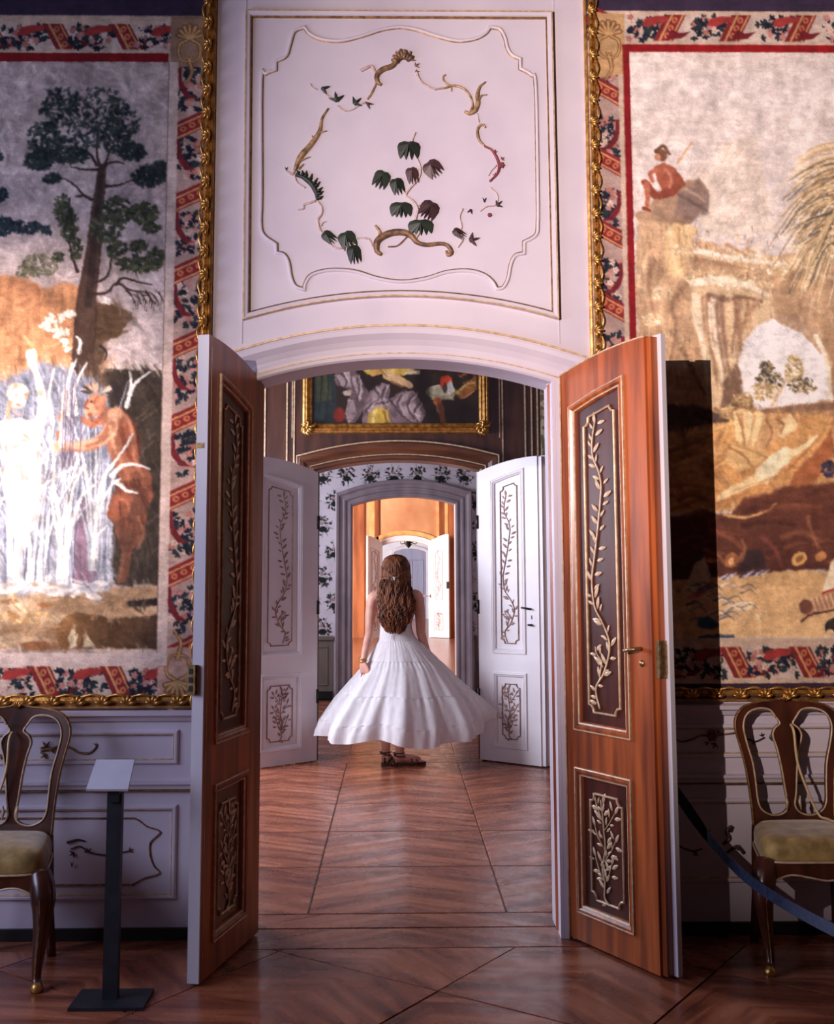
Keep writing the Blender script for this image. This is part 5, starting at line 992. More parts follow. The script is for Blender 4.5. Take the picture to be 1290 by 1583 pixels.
for pts, r, m in (
  ([(588,370),(587,358),(580,349)], [3,2], STEMG), ([(630,366),(615,380),(600,382)], 1.2, STEMB),
  ([(640,372),(648,360),(650,352),(643,340),(646,325),(640,312),(628,303),(634,292),(645,280),(650,270),(650,258),(645,245),(640,232),(638,218),(643,205)], [2.2,1.6,1.], STEMP),
  ([(628,303),(623,292),(617,285),(605,278)], [1.6,1.2], STEMP), ([(645,320),(652,316),(660,316)], 1.1, STEMP), ([(650,262),(642,263)], 1., STEMP), ([(650,258),(658,256)], 1., STEMP),
  ([(590,132),(584,127),(583,117),(592,108),(606,103),(613,95),(617,88)], [2.5,4,4.5,4,5], STEMB), ([(558,110),(566,106),(575,103),(580,111),(584,120)], [3,2.5,1.5], STEMP),
  ([(583,124),(580,134),(574,146),(568,154)], 1.6, STEMG), ([(480,130),(483,136),(490,139)], 1., STEMP), ([(500,143),(510,151),(518,155)], 1.4, STEMP), ([(522,164),(533,172),(545,170),(556,163),(566,158)], 1.2, STEMP),
  ([(508,168),(498,184),(494,204),(480,225),(464,244),(456,264)], [1.4,2.2,4,5,3], STEMG), ([(494,206),(500,204),(506,203)], [2,.8], STEMG), ([(486,218),(483,210)], [2,.8], STEMG), ([(462,250),(472,246),(480,243)], [2,.8], STEMG), ([(462,262),(470,254)], [2,.8], STEMG),
  ([(456,264),(452,270),(443,265)], [2,1.5], STEMP), ([(456,272),(460,283),(472,291)], 1.2, STEMP),
  ([(491,311),(498,322),(497,332),(492,340),(494,352),(500,364),(508,375),(520,384),(532,383),(540,378)], [1.8,1.4], STEMP), ([(488,311),(480,314),(470,317),(469,323),(461,325)], [2,1.2], STEMP), ([(545,378),(552,369),(570,370),(577,382),(588,393)], 1.3, STEMP), ([(497,350),(500,344),(504,343)], .9, STEMP),
  ([(644,112),(648,122),(655,130),(672,138),(690,136)], [2.2,1.4], STEMP), ([(672,139),(690,136),(702,133),(716,137),(726,147),(731,160)], [1.4,2.2,1.6], STEMG), ([(698,134),(688,128),(685,120),(689,116)], [2,1.2], STEMG), ([(698,134),(698,142)], 1., STEMG),
  ([(719,173),(726,176),(734,172),(739,160),(738,148),(742,135),(751,127)], [2.4,4,3.2,1], STEMG), ([(739,158),(744,149),(753,147)], [2.4,.8], STEMG), ([(729,152),(731,164),(728,172)], [1.2,2.2], STEMG), ([(738,176),(741,190)], .9, STEMP),
  ([(751,198),(748,194),(742,195),(738,203),(741,217),(750,227)], [1.6,2.2,2.4,1.6], STEMG), ([(750,227),(760,232),(768,244),(772,258),(768,270),(757,281)], [1.6,2.4,2.4,1.4], ROSE), ([(768,256),(760,264),(755,272)], .9, STEMP),
  ([(758,290),(768,300),(770,310),(765,318),(752,320),(742,327)], 1., STEMP), ([(716,323),(711,335),(714,350),(712,360),(716,370),(708,383)], 1.1, STEMP)):
    stem(orn, pts, r, m)
for px, py, w, h, a, me, m in (
  (632,224,36,26,0,LOB4,LEAFG), (664,256,30,30,.7,LOB5,LEAFB), (636,264,20,24,.2,LOB4,LEAFB), (593,270,26,26,-.4,LOB4,LEAFG), (612,281,22,24,.3,LOB4,LEAFG), (620,318,36,26,0,LOB5,LEAFG), (667,318,30,32,-.5,LOB5,LEAFB), (650,345,40,26,.05,LOB5,LEAFG),
  (503,363,18,22,.9,LOB4,LEAFG), (534,364,28,26,.4,LOB4,LEAFG), (546,385,22,26,.2,LOB4,LEAFG), (443,263,8,10,0,IVY2,LEAFG),
  (499,138,26,22,-1.9,IVY2,LEAFG), (521,156,26,28,.2,IVY3,LEAFG), (549,161,22,26,-.8,IVY3,LEAFG), (568,161,18,20,-2.2,IVY2,LEAFB),
  (728,372,24,28,-1.3,IVY3,LEAFB), (704,358,14,20,1.0,LOB4,LEAFB), (769,318,16,20,-.8,IVY3,LEAFB), (749,312,10,14,0,IVY2,LEAFB), (728,325,14,14,2.8,IVY2,LEAFB),
  (637,94,12,14,-.5,IVY3,STEMB), (643,103,12,14,-.9,IVY3,STEMB), (643,112,9,11,-1.4,IVY3,STEMB), (765,236,8,10,-.2,IVY3,ROSE), (776,247,9,10,-.8,IVY3,ROSE), (766,272,9,10,1.2,IVY3,ROSE), (760,279,8,8,2.,IVY2,STEMB)):
    place(me, m, orn, px, py, w, h, a)
place(ROSEM, ROSE, orn, 775, 256, 12, 12, name='flower'); place(ROSEM, ROSE, orn, 757, 333, 8, 8, name='flower'); place(ROSEM, GILTD, orn, 720, 174, 5, 5, name='flower')
# comb-edged acanthus on the left of the cartouche and shell crest on top
def comb(pts, n, L):
    mb = MB(); P = catmull(pts, 6); m = len(P)
    C = [atY(p[0], p[1], YA) for p in P]; mb.tube([(c[0], YA-.006, c[2]) for c in C], [2/352.,4.5/352.,4/352.,2/352.], 6)
    for i in range(n):
        j = int((i+.7)/n*(m-2)); d = P[j+1]-P[j]; d = d/np.linalg.norm(d); q = np.array([d[1], -d[0]]); tip = P[j]+q*L*(.7+.5*math.sin(math.pi*i/n))-d*2; mid = P[j]+q*L*.5+d*1.5
        A, B, T = (atY(*x, YA) for x in (P[j], mid, tip)); mb.tube([(A[0],YA-.006,A[2]),(B[0],YA-.009,B[2]),(T[0],YA-.005,T[2])], [3.2/352.,2.4/352.,.6/352.], 6)
    return mb
comb([(457,271),(470,275),(482,285),(489,298),(491,310)], 9, 11).obj('acanthus_leaf', LEAFG, orn, True)
mb = MB()
for k in range(7):
    a = math.radians(40+k*20); c = atY(624, 100, YA); r0, r1 = 8/352., (24-abs(k-3)*1.5)/352.
    mb.tube([(c[0]+r0*math.cos(a),YA-.004,c[2]+r0*math.sin(a)), (c[0]+r1*.7*math.cos(a),YA-.016,c[2]+r1*.7*math.sin(a)), (c[0]+r1*math.cos(a),YA-.006,c[2]+r1*math.sin(a))], [2/352.,3.4/352.,2.6/352.], 6)
mb.obj('shell_crest', STEMB, orn, True)
mb = MB()
for k in range(3):
    a = math.radians(60+k*28); c = atY(624, 100, YA); r1 = 23/352.
    mb.tube([(c[0]+.4*r1*math.cos(a),YA-.012,c[2]+.4*r1*math.sin(a)), (c[0]+r1*math.cos(a),YA-.016,c[2]+r1*math.sin(a))], [1/352.,1.6/352.], 5)
mb.obj('shell_rib', GILTP, orn, True)
# dado sprays
def spray(stems, lv, label):
    first = None
    for pts, r, m in stems:
        if first is None: first = tag(stem(wallA, pts, r, m, 'dado_vine'), label)
        else: stem(first, pts, r, m)
    for px, py, w, h, a, me, m in lv: place(me, m, first, px, py, w, h, a, name='flower' if me == ROSEM else 'leaf')
spray([([(1036,1136),(1052,1146),(1070,1143),(1084,1137),(1098,1138),(1112,1136),(1135,1133)], 1.3, STEMB), ([(1155,1142),(1168,1146),(1182,1140)], 1.2, LEAFB)],
      [(1101,1137,20,20,0,ROSEM,ROSE),(1106,1150,14,14,2.6,IVY3,LEAFB),(1094,1148,10,12,2.0,IVY2,LEAFB),(1110,1132,10,10,-.8,IVY2,ROSE),(1166,1147,9,10,2.8,IVY2,LEAFG),(1178,1137,9,10,.2,IVY3,LEAFG),(1190,1140,12,12,-1.4,IVY3,LEAFG)], 'painted rose spray on the dado')
spray([([(1040,1300),(1055,1310),(1072,1315),(1086,1312)], 1.2, LEAFB), ([(1118,1305),(1128,1296),(1124,1285),(1132,1276)], [2,3,2], LEAFB), ([(1124,1318),(1140,1308),(1150,1318)], [2,3], LEAFB)],
      [(1045,1290,16,20,.2,IVY3,LEAFG),(1076,1318,12,12,2.5,IVY3,LEAFG),(1096,1286,8,8,0,IVY2,LEAFB),(1130,1284,14,18,.4,IVY3,LEAFB),(1140,1312,14,14,-.6,IVY3,LEAFB)], 'painted acanthus spray on the dado')
spray([([(0,1168),(10,1166),(16,1158)], 1.5, STEMB), ([(64,1160),(80,1157),(95,1153),(110,1156),(122,1163),(138,1164),(148,1156),(150,1150)], [2.4,1.6,1.8,1], STEMB)],
      [(72,1154,20,18,.6,IVY3,STEMB),(70,1166,16,16,2.3,IVY3,STEMB),(80,1160,12,12,-1.2,IVY3,STEMB),(149,1152,8,10,.4,IVY2,GILTD),(4,1170,12,12,1.8,IVY3,STEMB)], 'gilt leaf tendril on the dado')
spray([([(104,1302),(120,1298),(132,1300)], [2,1], LEAFB), ([(110,1312),(124,1308),(136,1316),(150,1320),(170,1322),(185,1318),(202,1315)], 1., LEAFB)],
      [(137,1316,13,13,.5,IVY3,LEAFB),(114,1318,14,14,2.2,IVY3,LEAFB),(180,1305,10,10,0,IVY2,LEAFB),(201,1314,10,10,-1.2,IVY3,LEAFB),(112,1338,8,14,0,IVY2,LEAFB)], 'painted dark sprig on the dado')
# ---------------------------------------------------------------- chairs
CHW = mat('chair_wood', rgb(52,24,18), rgb(88,44,28), .3, scale=(14,14,3), detail=5, coat=.3)
SILK = mat('olive_silk', rgb(132,106,52), rgb(186,154,88), .55, scale=(18,18,18), detail=5, sheen=.4, bump=.12, bscale=220)
CORD = mat('pale_gold_cord', rgb(206,176,128), rgb(226,200,160), .6, scale=(90,90,90))
def half(pts): return [((x-1213)/367., (1275.-y)/370.+.47) for x, y in pts]
OUT_L = half([(1152,1278),(1150,1236),(1145,1191),(1137,1155),(1132,1133),(1135,1115),(1148,1101),(1172,1094),(1195,1092),(1213,1088)])
IN_L = half([(1198,1118),(1188,1106),(1169,1104),(1152,1112),(1145,1130),(1149,1155),(1156,1183),(1159,1211),(1161,1241),(1168,1255),(1184,1262),(1200,1259),(1208,1248),(1205,1228),(1201,1191),(1196,1163),(1191,1145),(1195,1134),(1203,1127)])
def chair(label, X, Yf, cordside, group):
    """front feet on Yf; the chair faces the camera"""
    root = thing('side_chair', label, 'chair', (X, Yf+.17, 0), group); lean = lambda z: Yf+.345+.09*max(0, z-.47)
    o_l = [tuple(p) for p in catmull(OUT_L, 5)]; o_r = [(-x, z) for x, z in reversed(o_l[:-1])]
    outl = o_l+o_r+[(.14,.46),(-.14,.46)]
    i_l = [tuple(p) for p in catmull(IN_L+[IN_L[0]], 4)][:-1]; i_r = [(-x, z) for x, z in reversed(i_l)]
    V, Fc = prism(outl, [i_l, i_r], -.012, .012); V = [(X+v[0], lean(v[2])+v[1]+.02*math.cos(v[0]*7), v[2]) for v in V]
    back = MB().add(V, Fc).obj('backrest', CHW, root)
    for lp, cl in ((o_l+o_r, False), (i_l, True), (i_r, True)):
        P = [(X+x, lean(z)-.013+.02*math.cos(x*7), z) for x, z in lp]; P = P+[P[0]] if cl else P
        MB().tube(P, .0042, 6).obj('gilt_edge', GILTP if cl else GILTD, back, True)
    mb = MB(); zc = o_l[-1][1]
    for k in range(5):
        a = math.radians(30+30*k); mb.tube([(X, lean(zc), zc-.012), (X+.022*math.cos(a), lean(zc)-.014, zc-.008+.020*math.sin(a))], [.006,.004], 6)
    mb.obj('crest_ornament', GILT, back, True)
    for sx in (-1, 1): MB().tube([(X+sx*.03, lean(.54)-.014, .53), (X+sx*.026, lean(.6)-.018, .56), (X+sx*.03, lean(.6)-.014, .585)], [.003,.007,.003], 6).obj('gilt_scroll', GILTP, back, True)
    # upholstered seat
    n = 40; rings = []
    def ring(sc, z, dy=0.):
        R = []
        for k in range(n):
            a = 2*math.pi*k/n; c, s_ = math.cos(a), math.sin(a); ex = .42
            u, v = math.copysign(abs(c)**ex, c), math.copysign(abs(s_)**ex, s_); wdt = .252-.080*(v+1)/2
            R.append((X+u*wdt*sc, Yf+.175+v*.19*sc+dy, z))
        return R
    seat = MB().loft([ring(.97,.405), ring(1.0,.42), ring(1.0,.452), ring(.975,.474), ring(.90,.488), ring(.70,.497), ring(.4,.502), ring(.05,.503)]).obj('seat', SILK, root, True)
    R = ring(1.012, .408); MB().tube(R+[R[0]], .0045, 6).obj('gilt_piping', GILTP, seat, True)
    # apron with scalloped gilt edge
    ap = [(-.235,.405),(.235,.405),(.235,.33)]+[tuple(p) for p in catmull([(.22,.32),(.195,.345),(.14,.362),(.07,.352),(0,.34),(-.07,.352),(-.14,.362),(-.195,.345),(-.22,.32)], 4)]+[(-.235,.33)]
    V, Fc = prism(ap, [], Yf-.008, Yf+.014); apron = MB().add([(X+a, b, c) for a, b, c in V], Fc).obj('apron', CHW, root)
    MB().tube([(X+x, Yf-.01, z) for x, z in ap[3:-1]], .004, 6).obj('gilt_edge', GILTP, apron, True)
    for sx in (-1, 1): MB().add([(X+sx*(w+d_), Yf+y_, z_) for (w, y_) in ((.215,0.),(.150,.345)) for d_ in (0,.02) for z_ in (.345,.41)], [(0,1,3,2),(4,6,7,5),(0,4,5,1),(2,3,7,6),(0,2,6,4),(1,5,7,3)]).obj('side_rail', CHW, root)
    # cabriole legs
    for sx in (-1, 1):
        P = catmull([(X+sx*.222,Yf+.03,.405),(X+sx*.240,Yf+.004,.36),(X+sx*.250,Yf-.012,.30),(X+sx*.240,Yf+.006,.20),(X+sx*.226,Yf+.022,.10),(X+sx*.226,Yf+.012,.045),(X+sx*.235,Yf-.006,.016),(X+sx*.235,Yf-.006,.0)], 5)
        lg = MB().tube(P, [.040,.046,.044,.032,.024,.018,.016,.022,.024], 10).obj('leg', CHW, root, True)
        MB().tube([(p[0]-sx*.0, p[1]-r*.95, p[2]) for p, r in zip(P[4:30], np.interp(range(4,30), range(len(P)), np.interp(np.linspace(0,1,len(P)), np.linspace(0,1,9), [.040,.046,.044,.032,.024,.018,.016,.022,.024])))], .0032, 5).obj('gilt_edge', GILTD, lg, True)
        MB().tube([(X+sx*.235,Yf-.010,.035),(X+sx*.235,Yf-.012,.018),(X+sx*.235,Yf-.010,.001)], [.010,.024,.020], 10).obj('gilt_foot', GILT, lg, True)
        P = catmull([(X+sx*.150,Yf+.345,.47),(X+sx*.155,Yf+.345,.36),(X+sx*.162,Yf+.35,.20),(X+sx*.170,Yf+.38,.0)], 5)
        MB().tube(P, [.024,.024,.02,.018], 8).obj('leg', CHW, root, True)
    # cord laid over the chair so that nobody sits down
    cr = thing('chair_cord', 'thin pale gold cord hanging over the %s' % cordside[0], 'cord', (X+cordside[1][-1][0], Yf-.03, .2), 'cords across the chairs')
    MB().tube(catmull([(X+x, Yf+y, z) for x, y, z in cordside[1]], 6), .0055, 6).obj('cord', CORD, cr, True)
    return root
chair('walnut side chair with olive silk seat beside the small label stand', -1.535, 4.235, ('chair beside the label stand', [(-.012,.37,.868),(-.012,.335,.84),(-.020,.335,.72),(-.055,.325,.60),(-.085,.31,.515),(-.10,.25,.508),(-.11,.05,.508),(-.115,-.025,.46),(-.118,-.03,.33),(-.12,-.03,.16)]), 'side chairs against the dado')
chair('walnut side chair with olive silk seat crossed by the blue belt', 1.632, 4.33, ('chair behind the blue belt', [(.012,.37,.868),(.012,.335,.84),(.022,.335,.72),(.058,.325,.60),(.092,.31,.515),(.11,.25,.508),(.13,.05,.508),(.138,-.025,.46),(.142,-.03,.33),(.145,-.03,.16)]), 'side chairs against the dado')
# ---------------------------------------------------------------- label stand
STEEL = mat('black_steel', rgb(22,26,34), rgb(32,38,46), .5, scale=(20,20,20))
CARD = mat('pale_label_board', rgb(196,198,214), rgb(206,206,220), .5, scale=(10,10,10))
ls = thing('label_stand', 'slim black label stand with blank tilted pale board', 'stand', (-1.01,4.12,0))
MB().box(-1.135, -.875, 4.04, 4.22, 0, .012).obj('base_plate', STEEL, ls)
MB().box(-1.036, -.984, 4.115, 4.150, .012, .715).obj('post', STEEL, ls)
A = [atY(133,1220,4.07), atY(198,1220,4.07), atY(208,1174,4.17), atY(149,1174,4.17)]
V = [tuple(p) for p in A]+[(p[0], p[1]+.004, p[2]-.008) for p in A]
MB().add(V, [(0,1,2,3),(7,6,5,4),(0,4,5,1),(1,5,6,2),(2,6,7,3),(3,7,4,0)]).obj('label_board', CARD, ls)
MB().box(-1.03, -.99, 4.10, 4.16, .69, .735).obj('tilt_bracket', STEEL, ls)
# ---------------------------------------------------------------- blue barrier belt and its short post
BELT = mat('blue_belt', rgb(30,38,62), rgb(44,56,86), .6, scale=(60,60,60), detail=2)
bp_end = np.array([0,0,0])
pa_, pb_, pc_, pd_ = (np.array([.985,4.69,.80]), atY(1100,1300,4.55), atY(1165,1365,4.22), atY(1290,1438,3.75))
pe_ = pd_+(pd_-pc_)*1.1+np.array([0,0,.06]); q = pe_
bb = thing('belt_barrier', 'dark blue belt barrier sagging in front of the walnut chair', 'barrier', (q[0], q[1], 0))
pp_ = catmull([pa_, atY(1045,1224,4.64), pb_, pc_, pd_, pe_], 8); mb = MB(); rings = []
for i, p in enumerate(pp_):
    d = pp_[min(i+1,len(pp_)-1)]-pp_[max(i-1,0)]; d = d/np.linalg.norm(d); n_ = np.cross(d, np.array([0,0,1.])); n_ = n_/np.linalg.norm(n_); w_ = np.cross(n_, d); hh = .021
    rings.append([tuple(p+w_*hh+n_*.0015), tuple(p+w_*hh-n_*.0015), tuple(p-w_*hh-n_*.0015), tuple(p-w_*hh+n_*.0015)])
mb.loft(rings).obj('belt', BELT, bb)
MB().box(.965, .995, 4.692, 4.80, .775, .825).obj('belt_hook_1', IRON)['kind'] = 'structure'  # unseen iron hook, added to hold the belt's end at the wall
MB().tube([(q[0],q[1],.01),(q[0],q[1],q[2]+.06)], .014, 10).obj('post', STEEL, bb, True)
MB().tube([(q[0],q[1],0),(q[0],q[1],.014)], .11, 20).obj('base_plate', STEEL, bb)
MB().tube([(q[0],q[1],q[2]+.05),(q[0],q[1],q[2]+.08)], [.022,.012], 10).obj('cap', STEEL, bb, True)
# ---------------------------------------------------------------- the woman walking away
SKIN = mat('skin', rgb(206,148,126), rgb(222,168,146), .5, scale=(12,12,12), sss=.15)
HAIRM = mat('brown_hair', rgb(50,28,20), rgb(146,86,52), .55, scale=(60,60,4), detail=5, contrast=(.35,.7), spec=.25)
COTTON = mat('white_cotton', rgb(236,230,232), rgb(246,242,242), .85, scale=(40,40,8), trans=.30, bump=.06, bscale=300)
LEATHER = mat('brown_leather', rgb(58,34,26), rgb(92,56,40), .45, scale=(40,40,40))
PY = 9.0
def ell_ring(cx, cy, z, a, b, n=20, tilt=0.): return [(cx+a*math.cos(2*math.pi*k/n), cy+b*math.sin(2*math.pi*k/n), z+tilt*math.sin(2*math.pi*k/n)) for k in range(n)]
B = MB()
B.loft([ell_ring(0,PY+.01,z,a,b) for z,a,b in ((.80,.15,.10),(.90,.155,.11),(1.0,.125,.085),(1.08,.125,.085),(1.18,.150,.092),(1.26,.170,.09),(1.315,.165,.078),(1.345,.12,.065),(1.37,.06,.055))])
B.tube([(0,PY+.01,1.33),(0,PY+.02,1.45)], [.058,.052], 14)
B.loft([ell_ring(0,PY+.035+dy,z,a,b) for z,a,b,dy in ((1.405,.03,.04,.03),(1.425,.055,.07,.02),(1.46,.068,.088,.01),(1.51,.076,.098,0),(1.56,.076,.098,0),(1.60,.066,.085,0),(1.63,.04,.05,0),(1.64,.01,.012,0))])
B.tube([(0,PY+.125,1.515),(0,PY+.148,1.495),(0,PY+.13,1.485)], [.012,.016,.012], 8)                 # nose
B.tube([(-.022,PY+.122,1.458),(0,PY+.13,1.457),(.022,PY+.122,1.458)], [.006,.009,.006], 8)           # mouth
for sx in (-1, 1):
    B.tube([(sx*.074,PY+.03,1.53),(sx*.084,PY+.02,1.515),(sx*.076,PY+.03,1.49)], [.010,.014,.008], 8)  # ears
    B.tube([(sx*.030,PY+.118,1.525),(sx*.030,PY+.124,1.525)], .012, 8)                                  # eyes
def arm(P, R): B.tube(catmull(P, 5), list(np.interp(np.linspace(0,1,(len(P)-1)*5+1), np.linspace(0,1,len(R)), R)), 14)
arm([(-.12,PY,1.315),(-.178,PY,1.300),(-.200,PY-.005,1.20),(-.208,PY-.01,1.05),(-.212,PY-.015,1.01),(-.238,PY-.06,.90),(-.258,PY-.105,.80)], [.050,.052,.044,.040,.036,.036,.030,.023])
arm([(.12,PY,1.322),(.172,PY,1.306),(.192,PY-.005,1.20),(.200,PY-.005,1.05),(.205,PY,1.01),(.240,PY+.03,.90),(.285,PY+.06,.80)], [.050,.052,.044,.040,.036,.036,.030,.023])
def hand(w, d, palm_n, s):
    """w wrist, d direction of the fingers, palm_n knuckle axis"""
    w, d, kx = Vector(w), Vector(d).normalized(), Vector(palm_n).normalized(); nrm = d.cross(kx)
    for f in (-1.5, -.5, .5, 1.5):
        B.tube([w+kx*(f*.010), w+d*.04+kx*(f*.016), w+d*.082+kx*(f*.021)], [.014,.015,.012], 10)
    for f, L in ((-1.5,.062), (-.5,.076), (.5,.08), (1.5,.07)):
        b = w+d*.082+kx*(f*.0215); q = d+kx*(f*.12); m = b+q*L*.45+nrm*(.006*s); e = b+q*L*.85-nrm*(.010*s); B.tube([b-q*.01, b+q*L*.2, m, e, e+q*L*.12-nrm*.006*s], [.0080,.0080,.0076,.0068,.005], 8)
    b = w+d*.03+kx*.024; B.tube([b-d*.01, b+d*.022+kx*.016, b+d*.05+kx*.020, b+d*.07+kx*.014], [.012,.0115,.0095,.006], 8)
hand((-.258,PY-.105,.805), (.16,-.16,-1), (.75,-.62,.1), 1); hand((.285,PY+.06,.805), (.25,.1,-1), (-.6,.7,0), -1)
for (hx, hy), (kx, ky), (ax, ay) in (((-.08,PY+.01), (-.082,PY+.01), (-.080,PY-.02)), ((.08,PY+.01), (.062,PY), (.032,PY-.07))):
    B.tube(catmull([(hx,hy,.86),(hx,hy,.70),(kx,ky+.01,.48),((kx+ax)/2,(ky+ay)/2-.015,.33),(ax,ay,.14),(ax,ay,.07)], 5), [.085,.078,.055,.05,.052,.04,.033,.035], 14)
def foot(ax, ay, ang):
    d = Vector((math.cos(ang), math.sin(ang), 0)); a = Vector((ax, ay, 0)); k = Vector((-d.y, d.x, 0))
    B.tube([a-d*.05+Vector((0,0,.045)), a+Vector((0,0,.06)), a+d*.07+Vector((0,0,.05)), a+d*.14+Vector((0,0,.034)), a+d*.17+Vector((0,0,.03))], [.030,.036,.036,.034,.024], 10)
    for f in range(5): B.tube([a+d*.14+k*(f-2)*.014+Vector((0,0,.03)), a+d*(.195-.008*f)+k*(f-2)*.017+Vector((0,0,.026))], [.011,.008], 6)
FEET = ((-.080, PY-.02, 1.45), (.032, PY-.07, .35))
for f in FEET: foot(*f)
bo = B.obj('person', SKIN, None, True)
md = bo.modifiers.new('remesh', 'REMESH'); md.mode = 'VOXEL'; md.voxel_size = .004; sm = bo.modifiers.new('smooth', 'SMOOTH'); sm.iterations = 3; sm.factor = .5
dg = bpy.context.evaluated_depsgraph_get(); me = bpy.data.meshes.new_from_object(bo.evaluated_get(dg)); bo.modifiers.clear(); bo.data = me
me.polygons.foreach_set('use_smooth', np.ones(len(me.polygons), bool))
tag(bo, 'woman in a white tiered dress seen from behind, long brown hair, walking through the doorway', 'person')
# dress: bodice and gathered tiers; outline rows traced from the photograph (left, right, height)
rows = [(1.10,-.128,.128),(1.06,-.128,.130),(1.00,-.132,.150),(.96,-.138,.185),(.90,-.165,.245),(.83,-.205,.315),(.76,-.250,.385),(.68,-.315,.455),(.60,-.385,.525),(.52,-.455,.595),(.44,-.520,.655),(.37,-.575,.700),(.31,-.605,.720),(.26,-.612,.715)]
RZ = np.array([r[0] for r in rows][::-1]); RL = np.array([r[1] for r in rows][::-1]); RR = np.array([r[2] for r in rows][::-1])
NT = 220
def dress_pt(z, th, gather=0., off=0.):
    l, r = float(np.interp(z, RZ, RL)), float(np.interp(z, RZ, RR)); cx, a = (l+r)/2, (r-l)/2; f = min(1, max(0, (1.0-z)/.70)); b = a*(.80-.12*f)+.0
    pl = f*(.050*math.sin(8*th+.6+2*z)+.040*math.sin(15*th+1.9-3*z)+.020*math.sin(31*th+.4)+.022*math.sin(5*th+z*6))+gather*.016*math.sin(53*th+7*z)+.004*math.sin(60*th)
    k = 1+pl+off/max(a, .1); hx = f*f*f
    zz = z+hx*(.055*math.cos(2*th)-.02+.030*math.sin(3*th+.8)+.018*math.sin(7*th+2.)+.035*max(0,math.sin(th+.5)))+hx*.045*(-1 if math.cos(th) < -.2 else 0)*max(0,-math.cos(th)-.2)
    y0 = PY+.005+f*.02
    return (cx+a*k*math.cos(th), y0+b*k*math.sin(th), zz)
def tier(z1, z0, n, g=True, name='skirt_tier', parent=None, off=0.):
    R = []
    for i in range(n+1):
        t = i/n; z = z1+(z0-z1)*t; gg = max(0, 1-t*2.2) if g else 0.
        R.append([dress_pt(z, 2*math.pi*k/NT, gg, off+(.012*math.sin(min(1,t*5)*math.pi/2) if g else 0)) for k in range(NT)])
    return MB().loft(R, cap=False).obj(name, COTTON, parent, True)
dress = tier(1.10, .955, 10, False, 'dress', bo); tag(dress, 'white tiered cotton dress')
for z1, z0 in ((.965,.815),(.825,.565),(.575,.375),(.385,.262)): tier(z1, z0, 14, True, 'skirt_tier', dress)
for x0 in (-.055, -.035): MB().tube(catmull([(x0,PY-.094,1.16),(x0-.004,PY-.104,1.10),(x0+.004,PY-.112,1.03),(x0-.003,PY-.122,.985)], 5), .0028, 6).obj('dress_tie', COTTON, dress, True)
for sx in (-1, 1): MB().tube(catmull([(sx*.07,PY-.075,1.10),(sx*.085,PY-.085,1.2),(sx*.095,PY-.05,1.31),(sx*.09,PY+.03,1.345),(sx*.075,PY+.09,1.25)], 5), .004, 6).obj('dress_strap', COTTON, dress, True)
# hair
Hh = [(1.652,.012,.012,.03),(1.645,.05,.06,.03),(1.625,.084,.092,.03),(1.59,.106,.112,.03),(1.55,.115,.120,.027),(1.50,.116,.120,.022),(1.45,.118,.112,.01),(1.41,.124,.100,-.01),(1.36,.130,.085,-.035),(1.31,.132,.070,-.06),(1.26,.130,.052,-.082),(1.21,.124,.046,-.092),(1.16,.114,.042,-.098),(1.12,.098,.036,-.10),(1.085,.074,.028,-.10),(1.065,.03,.014,-.10)]
HZ = np.array([h[0] for h in Hh][::-1]); n = 96; R = []
zs = np.concatenate([np.linspace(1.652, 1.60, 8), np.linspace(1.59, 1.065, 70)])
def hair_pt(z, th, off=0.):
    a, b, cy = (float(np.interp(z, HZ, np.array([h[i] for h in Hh][::-1]))) for i in (1,2,3)); lo = min(1, max(0, (1.50-z)/.3))
    w = 1+(.018+.09*lo)*math.sin(15*th+6*math.sin(z*16)+2)+(.012+.06*lo)*math.sin(29*th+9*math.sin(z*11+1))+.012*math.sin(47*th+z*20)
    sway = lo*.010*math.sin(z*26+.5)
    return (sway+a*(w+off)*math.cos(th), PY+cy+b*(w+off)*math.sin(th), z+lo*lo*.050*math.sin(9*th+1)*(1.3-z)/.25)
R = [[hair_pt(z, 2*math.pi*k/n) for k in range(n)] for z in zs]
hair = MB().loft(R).obj('hair', HAIRM, bo, True)
rg = random.Random(8); mb = MB()
for i in range(90):                     # loose locks falling down the back
    th = math.radians(rg.uniform(195, 345)); z1 = rg.uniform(1.30, 1.46); z0 = rg.uniform(1.02, 1.16); ph = rg.uniform(0, 6); P = []
    for j in range(16):
        z = z1+(z0-z1)*j/15.; p = hair_pt(max(z, 1.075), th+.16*math.sin(z*24+ph), .07); P.append((p[0]+.006*math.sin(z*40+ph), p[1]-.004, z))
    mb.tube(P, [.004,.008,.008,.006,.002], 5)
for sx in (-1, 1):                      # swept-back side strands that meet at the clip
    for k in range(9):
        z1 = 1.56-.012*k; P = []
        for j in range(12):
            t = j/11.; th = math.radians(270+sx*(88-84*t)); p = hair_pt(z1+(1.465-z1)*t+.012*math.sin(t*3.1), th, .03); P.append(p)
        mb.tube(P, [.004,.006,.006,.005], 5)
for k in range(26):                     # strands over the crown
    x = -.10+.2*k/25.; P = [hair_pt(1.645-(.16+.02*math.cos(k))*t, math.radians(270+math.degrees(math.asin(max(-1,min(1,x/.112))))*(.4+.6*t)), .015) for t in np.linspace(0,1,10)]; mb.tube(P, [.002,.0045,.004,.002], 5)
mb.obj('hair_lock', HAIRM, hair, True)
SILV = mat('silver_clip', rgb(190,184,180), rgb(224,220,216), .25, metal=.8)
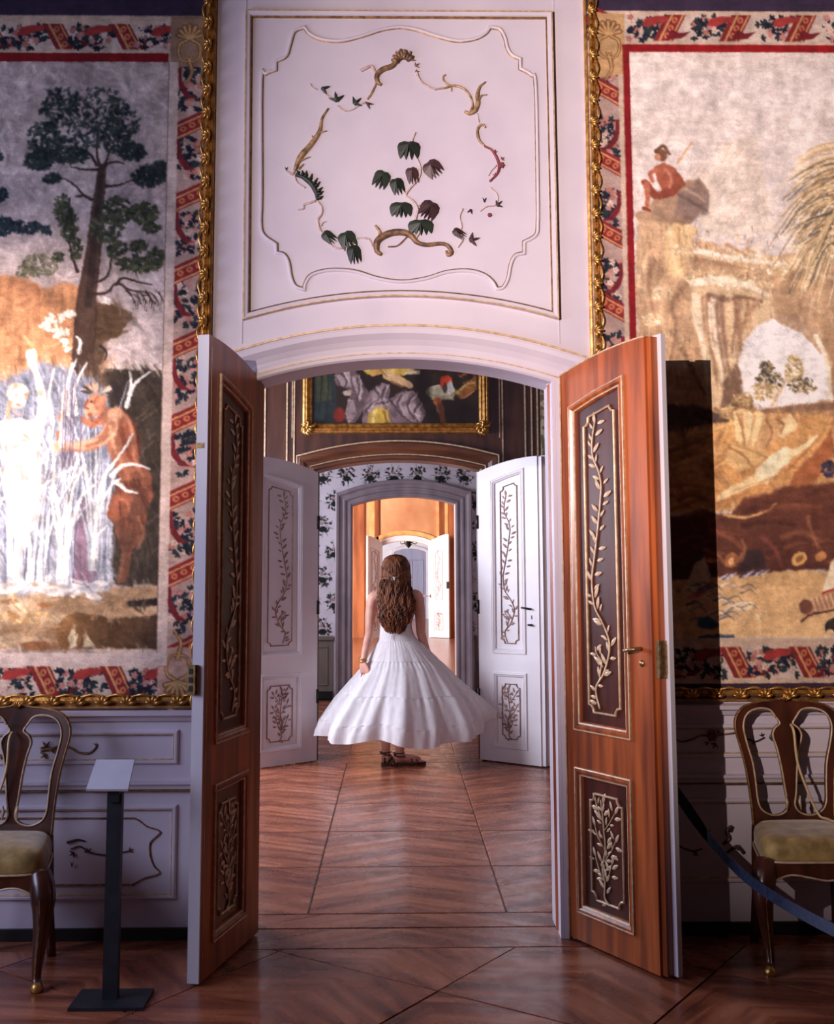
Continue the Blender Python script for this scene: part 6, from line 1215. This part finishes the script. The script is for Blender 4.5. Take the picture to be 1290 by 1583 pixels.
c = hair_pt(1.462, math.radians(266), .09); mb = MB(); mb.tube([(c[0]-.012,c[1]-.004,c[2]+.006),(c[0],c[1]-.012,c[2]),(c[0]+.014,c[1]-.004,c[2]+.008)], [.005,.008,.005], 8); mb.tube([(c[0]-.002,c[1]-.01,c[2]),(c[0]-.004,c[1]-.008,c[2]-.024)], [.006,.003], 6); mb.obj('hair_clip', SILV, hair, True)
# bracelets and sandals
for k, (z, r) in enumerate(((.835,.030),(.822,.031),(.808,.031))):
    x = -.258+(z-.805)*-.14; P = [(x+.001*k+r*math.cos(a), PY-.100+r*math.sin(a), z+.006*math.sin(a+k)) for a in np.linspace(0, 2*math.pi, 21)]; MB().tube(P, .0035, 6, cap=False).obj('bracelet', GILT, bo, True)
def sandal(ax, ay, ang):
    d = Vector((math.cos(ang), math.sin(ang), 0)); a = Vector((ax, ay, 0)); k = Vector((-d.y, d.x, 0)); L = [(-.075,.0),(-.07,.022),(-.04,.032),(.02,.030),(.08,.036),(.14,.044),(.19,.036),(.215,.012)]
    ol = [a+d*u+k*w for u, w in L]+[a+d*u-k*w for u, w in reversed(L)]
    so = MB().loft([[(p.x,p.y,.0) for p in ol], [(p.x,p.y,.022) for p in ol]]).obj('sandal', LEATHER, bo)
    for u, r, z, tl in ((-.01,.043,.10,.0), (.0,.041,.082,.3), (.085,.041,.038,-.2), (.13,.043,.03,.1)):
        c_ = a+d*u; up = u > .05; P = [c_+k*(r*math.cos(t))+(Vector((0,0,1))*(r*math.sin(t)*.95) if up else d*(r*math.sin(t)))+Vector((0,0,z if not up else z*.6))+Vector((0,0,tl*.03*math.cos(t))) for t in np.linspace(0, (math.pi if up else 2*math.pi), 17)]
        MB().tube(P, .0065, 6, flat=.6).obj('sandal_strap', LEATHER, so, True)
    MB().tube([a-d*.045+Vector((0,0,.02)), a-d*.05+Vector((0,0,.06)), a-d*.043+Vector((0,0,.10))], .008, 6).obj('sandal_strap', LEATHER, so, True)
for f in FEET: sandal(*f)
